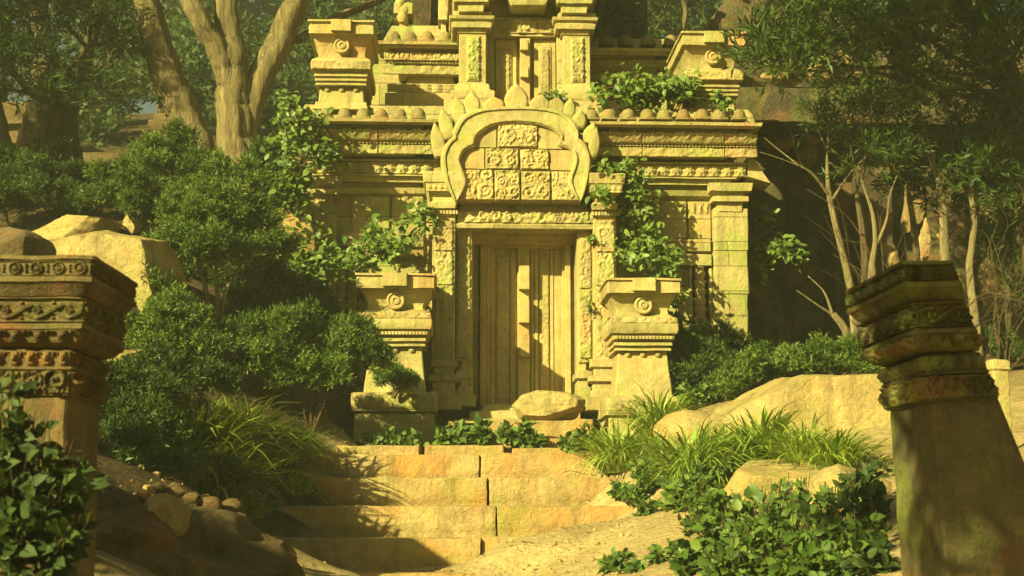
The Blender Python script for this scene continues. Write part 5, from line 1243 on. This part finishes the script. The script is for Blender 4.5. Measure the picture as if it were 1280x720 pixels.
# huge buttressed trunk behind the east roof turret
tree('huge smooth slanting tree trunk behind the roof turret', [[(905, 120, 29.5, 64), (916, 70, 29.5, 50), (935, 20, 29.5, 40), (960, -40, 29.5, 34), (990, -140, 29.5, 26)]], [], bark='bark_dark', seg=40, flute=.22)
tree('pale trunk splitting above the upper ledge with misty leaves', [
    [(792, 52, 33, 11), (800, 30, 33, 9), (803, 0, 33, 8), (800, -50, 33, 7)], [(796, 46, 33, 8), (786, 24, 33, 7), (776, 0, 33, 7), (760, -40, 33, 5)], [(852, 40, 34, 5), (856, 15, 34, 4.5), (850, -10, 34, 4), (856, -50, 34, 3)]],
    [(830, 20, 36, 34), (815, -20, 36, 40), (860, 5, 36, 30), (770, -30, 35, 40)], mat='far', ls=.22, seg=14)
# the forest behind, each tree its own
FT = [(150, 60, 44, 60, 'hazy tree between the drooping tree and the leaning trunk'), (205, 110, 42, 46, 'hazy low tree behind the stone shrine'), (250, 60, 46, 60, 'hazy tree seen between leaning and forked trunks'), (345, 60, 46, 70, 'hazy tree filling the fork of the massive tree'),
      (340, 150, 40, 50, 'dim leafy tree behind the roof turret and forked tree'), (400, 90, 44, 60, 'hazy tree behind the west roof turret'), (455, 20, 48, 56, 'hazy tree above the bare branch'), (520, 30, 50, 50, 'hazy tree behind the ruined roof pier'),
      (60, 120, 46, 70, 'hazy tree behind the ruined masonry pier'), (-30, 40, 42, 80, 'hazy tree beyond the gnarled trunk'), (760, 40, 46, 50, 'hazy tree behind the pale splitting trunk'), (830, 60, 44, 50, 'bright hazy tree behind the upper ledge'),
      (880, 10, 48, 60, 'hazy tree behind the huge slanting trunk'), (1000, -10, 44, 80, 'tree behind the ruin in front of the haze'), (1150, 0, 42, 90, 'tall tree behind the dense overhanging crown'), (1290, 60, 40, 90, 'tall tree rising behind the end of the ruin'), (120, 150, 40, 40, 'misty bush-like tree above the boundary wall')]
for px, py, d, r, lb in FT:
    lob = [(px + RS.normal() * r * .6, py + RS.normal() * r * .45, d + RS.normal() * 1.2, r * RS.uniform(.38, .6)) for _ in range(8)]
    tree(lb, [[(px + RS.normal() * 6, 235, d, 9), (px + RS.normal() * 8, py + r * .6, d, 7), (px + RS.normal() * 10, py - r * .3, d, 5)]], lob, mat='far', bark='bark_dark', ls=.30, lw=.34, L=.8, dens=1.5, seg=9, twig=.04, group='hazy forest trees behind the temple', clump=.9, thr=.34, k=10)
for i in range(14):
    px = -300 + i * 140 + RS.uniform(-30, 30); d = RS.uniform(56, 66); py = RS.uniform(-60, 30); r = RS.uniform(90, 120)
    lob = [(px + RS.normal() * r * .6, py + RS.normal() * r * .6, d + RS.normal() * 1.5, r * RS.uniform(.4, .6)) for _ in range(9)]
    tree('distant tree fading into the haze at the back of the forest', [[(px, 240, d, 9), (px, py + 60, d, 7), (px + 10, py - 40, d, 4)]], lob, mat='far', bark='bark_dark', ls=.5, lw=.5, L=1.2, dens=1.6, seg=8, twig=.05, group='distant trees at the back of the forest', clump=1.4, thr=.3, k=8)
# ================================================================== unseen shade casters: pillar inferred from its shadow, the rest added for shade
x_, y_ = -5.25, 12.7
zt_ = 2.35
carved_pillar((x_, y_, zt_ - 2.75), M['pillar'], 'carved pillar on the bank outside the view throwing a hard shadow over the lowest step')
def shade_shrub(label, x, y, h, r, n=5):  # unseen shrub, added for the shade it throws on the bank
    z = gz(x, y); root = empty('shrub', (x, y, z - .1), 0, label, 'shrub', 'unseen shrubs added to shade the bank'); parts = []; m = MB()
    for i in range(n):
        c = np.array([RS.normal() * r * .35, RS.normal() * r * .35, RS.uniform(.35, 1) * max(.5, h - z - r * .5)]); parts.append(sprays(c, r * .7, int(900 * (r * .7 / .5) ** 2 / 2), .3, 12, .10, .4, clump=.35, thr=.3, seed=i)); stems_to(m, (0, 0, 0), [c], .04)
    foliage('crown', parts, M['yew_dark'], root); m.build('stem', M['twig'], root, angle=180)
lbS = 'unseen tall shrub added to shade the bank'
for x, y, h, r in ((-5.6, 3.8, 1.7, .9), (-5.0, 5.6, 1.3, .8), (-6.5, 7.4, 2.3, 1.1), (-6.2, 9.6, 2.1, 1.0), (-7.4, 11.6, 2.2, 1.0), (-4.4, 8.0, .9, .8), (-5.3, 6.9, 2.3, .95), (-4.6, 5.0, 1.2, .7), (-3.9, 3.2, 1.0, .7)): shade_shrub(lbS, x, y, h, r)
def shade_tree(label, trunk, lobes, mat='willow'):
    b = np.array(trunk[0]); root = empty('unseen_tree', tuple(b), 0, label, 'tree'); m = MB(); P = catmull([np.array(q) - b for q in trunk], 6); m.tube(P, np.linspace(.22, .09, len(P)), 14, .15)
    parts = []
    for i, (x, y, z, r) in enumerate(lobes):
        c = np.array([x, y, z]) - b; stems_to(m, P[-4], [c], .05); parts.append(sprays(c, r, int(500 * r * r), .4, 12, .15, .28, up=.15, clump=.4, thr=.36, seed=i, shell=.2))
    m.build('trunk', M['bark_dark'], root, angle=180); foliage('crown', parts, M[mat], root)
shade_tree('unseen tree added beside the viewer to shade the tilted pillar and leafy plants', [(-3.6, -.6, -1.8), (-3.4, -.4, .6), (-3.1, .2, 2.6), (-2.6, 1.2, 3.9)], [(-1.7, 6.4, 3.3, .9), (-1.2, 7.2, 3.5, .8), (-1.0, 6.4, 3.2, .7), (-2.2, 5.4, 3.6, .5), (-2.6, 3.6, 4.2, .5), (-2.6, 1.5, 3.1, .7), (-2.1, 2.2, 3.3, .6), (-1.5, 2.9, 3.5, .6), (-2.2, 1.2, 3.4, .6), (-1.7, 2.4, 3.1, .6), (-1.6, 1.2, 2.9, .6), (-2.0, .6, 2.7, .6)])  # unseen tree, its limbs placed to shade the tilted pillar and plants

shade_tree('unseen tall tree added east of the path to shade the overhanging crown', [(7.4, 13.5, -1), (7.2, 13.8, 4), (6.2, 15.5, 7.6), (4.2, 17.6, 9.0)], [(2.6, 17.8, 8.9, .9), (3.5, 17.6, 8.6, 1.0), (4.3, 17.4, 8.4, 1.0), (3.2, 18.4, 9.8, 1.0), (4.4, 18.2, 9.6, 1.0), (5.2, 17.4, 8.6, .9), (5.4, 18.0, 9.8, 1.0), (4.8, 16.6, 7.4, .8)])  # unseen tree, added to keep sun off the dense crown
shade_tree('unseen tall tree added west of the view to shade the drooping tree', [(-14.5, 18, 4), (-14.2, 18.2, 7), (-13.6, 18.8, 9)], [(-12.9, 19.2, 9.4, 1.1), (-12.6, 19.9, 11.6, 1.1), (-14, 19.6, 8.4, 1.2), (-13.9, 20, 10.4, 1.2), (-15, 19, 10, 1.2), (-13.2, 19.4, 7.6, .9)])  # unseen tree, added to darken the drooping tree
rock('shade_outcrop', 0, 0, 7, 1.35, 1.5, 2.0, 'unseen rock outcrop added to shade the mound and the near bank', 301, mat='rock_dark', cuts=9, rough=.12, loc=(-6.1, 6.4, .9), cat='rock outcrop', S=(1.5, 1.9, 1.85))  # unseen blocker, added to shade the mound
rock('shade_outcrop', 0, 0, 7, 1.35, 1.5, 2.0, 'unseen rock outcrop added higher up to shade the bank shrubs', 302, mat='rock_dark', cuts=9, rough=.12, loc=(-9.3, 11.0, 2.6), cat='rock outcrop', S=(1.6, 1.9, 1.8))  # second unseen blocker, added to shade the shrubs and grass
# ================================================================== litter: loose pebbles and fallen leaves, too many to count
xy = np.stack([RS.uniform(-3.4, 5, 5200), RS.uniform(10, 22, 5200)], 1); zz = ground(xy); V0, F0 = ICO[3]; bm = bmesh.new(); bmesh.ops.create_icosphere(bm, subdivisions=1, radius=1); V0 = np.array([v.co[:] for v in bm.verts]); F0 = [tuple(v.index for v in f.verts) for f in bm.faces]; bm.free()
p3_ = np.stack([xy[:, 0], xy[:, 1], np.zeros(len(xy))], 1); keep = fbm(p3_ * 1.1, 33, 3) > -.02; xy, zz = xy[keep], zz[keep]
zz = zz + .10 * fbm(p3_[keep] * 1.3, 3, 3) + .035 * fbm(p3_[keep] * 6, 5, 3)
m = MB()
for k in range(min(1700, len(xy))):
    r = .010 + .03 * RS.rand() ** 4; m.add(V0 * (r * RS.uniform(.6, 1.3, 3)) * (1 + .2 * RS.normal(size=(len(V0), 1))) + np.array([xy[k, 0], xy[k, 1], zz[k] + r * .2]), F0)
tag(m.build('pebbles', M['step'], None, angle=60), kind='stuff')
# on the treads and on the sand
Q = []
for (x0, x1, y0, y1, z) in [(-2.8, 1.5, 17.2, 17.8, None), (-2.9, 1.5, 17.9, 18.5, None), (-2.6, 1.4, 18.6, 19.2, None), (-2.2, 1.0, 19.3, 19.85, None)]:
    pass
n = 2600; X = RS.uniform(-5, 5, n); Y = RS.uniform(9.5, 22, n); kp = fbm(np.stack([X, Y, X * 0], 1) * .9, 44, 3) > .0; X, Y = X[kp], Y[kp]
P3 = np.stack([X, Y, X * 0], 1); Zl = ground(np.stack([X, Y], 1)) + .10 * fbm(P3 * 1.3, 3, 3) + .035 * fbm(P3 * 6, 5, 3) + .012
dd = rdir(len(X)); dd[:, 2] *= .25
lo = leaf_mesh('leaf_litter', np.stack([X, Y, Zl], 1), dd, RS.uniform(.04, .09, len(X)), .6, np.array([0, 0, 1.]) + RS.normal(size=(len(X), 3)) * .3, 'ovate', M['litter'])
tag(lo, kind='stuff')
for lb, px, py in (('tiny weed in the joint of the widest step', 621, 634), ('tiny weed at the east end of the third step', 742, 598), ('tiny weed on the second step below the grass', 470, 634), ('tiny weed on the top step joint', 600, 569)):
    pass
# ================================================================== light, air, camera
cam = bpy.data.cameras.new('camera'); co = bpy.data.objects.new('camera', cam); COL.objects.link(co); scene.camera = co
cam.sensor_width = 36; cam.lens = 36 * F / 1280; cam.clip_end = 3000; cam.clip_start = .05
co.location = (0, 0, 0); co.rotation_euler = (math.pi / 2 + PITCH, 0, 0)
cam.dof.use_dof = True; cam.dof.focus_distance = 22; cam.dof.aperture_fstop = 5.0
SUN = Vector((.612, .673, -.416)).normalized()
sl = bpy.data.lights.new('sun', 'SUN'); sl.energy = 5.0; sl.angle = math.radians(.6); sl.color = (1, .905, .40)
so = bpy.data.objects.new('sun', sl); COL.objects.link(so); so.rotation_euler = SUN.to_track_quat('-Z', 'Y').to_euler()
so.location = (-10, -10, 14)
w = bpy.data.worlds.new('World'); scene.world = w; w.use_nodes = True
nt = w.node_tree; bg = nt.nodes['Background']
sky = nt.nodes.new('ShaderNodeTexSky'); sky.sky_type = 'NISHITA'; sky.sun_disc = False
sky.sun_elevation = math.asin(-SUN.z); sky.sun_rotation = math.atan2(-SUN.x, -SUN.y); sky.dust_density = 4; sky.air_density = 1.0; sky.ozone_density = .6
mx = nt.nodes.new('ShaderNodeMix'); mx.data_type = 'RGBA'; mx.blend_type = 'MULTIPLY'; mx.inputs[0].default_value = 1; mx.inputs[7].default_value = (.56, .58, .36, 1)
nt.links.new(sky.outputs[0], mx.inputs[6]); nt.links.new(mx.outputs[2], bg.inputs['Color']); bg.inputs['Strength'].default_value = .05
if HAZE:
    m = MB(); m.add([(x, y, z) for x in (-75, 75) for y in (-32, 118) for z in (-4, 30)], [(0, 1, 3, 2), (4, 6, 7, 5), (0, 4, 5, 1), (2, 3, 7, 6), (0, 2, 6, 4), (1, 5, 7, 3)])
    hm = bpy.data.materials.new('haze'); hm.use_nodes = True; t = hm.node_tree; t.nodes.remove(t.nodes['Principled BSDF'])
    pv = t.nodes.new('ShaderNodeVolumePrincipled'); pv.inputs['Density'].default_value = HAZE; pv.inputs['Color'].default_value = (.86, .93, .70, 1); pv.inputs['Anisotropy'].default_value = .0
    t.links.new(pv.outputs[0], t.nodes['Material Output'].inputs['Volume'])
    tag(m.build('haze', hm, None, angle=None), kind='stuff')
vs = scene.view_settings; vs.view_transform = 'Standard'; vs.look = 'None'; vs.gamma = 1; vs.exposure = EXPO; vs.use_curve_mapping = False
cy = scene.cycles; cy.max_bounces = 6; cy.diffuse_bounces = 3; cy.glossy_bounces = 2; cy.transmission_bounces = 3; cy.volume_bounces = 0; cy.use_denoising = True
cy.volume_step_rate = 4; cy.volume_max_steps = 64
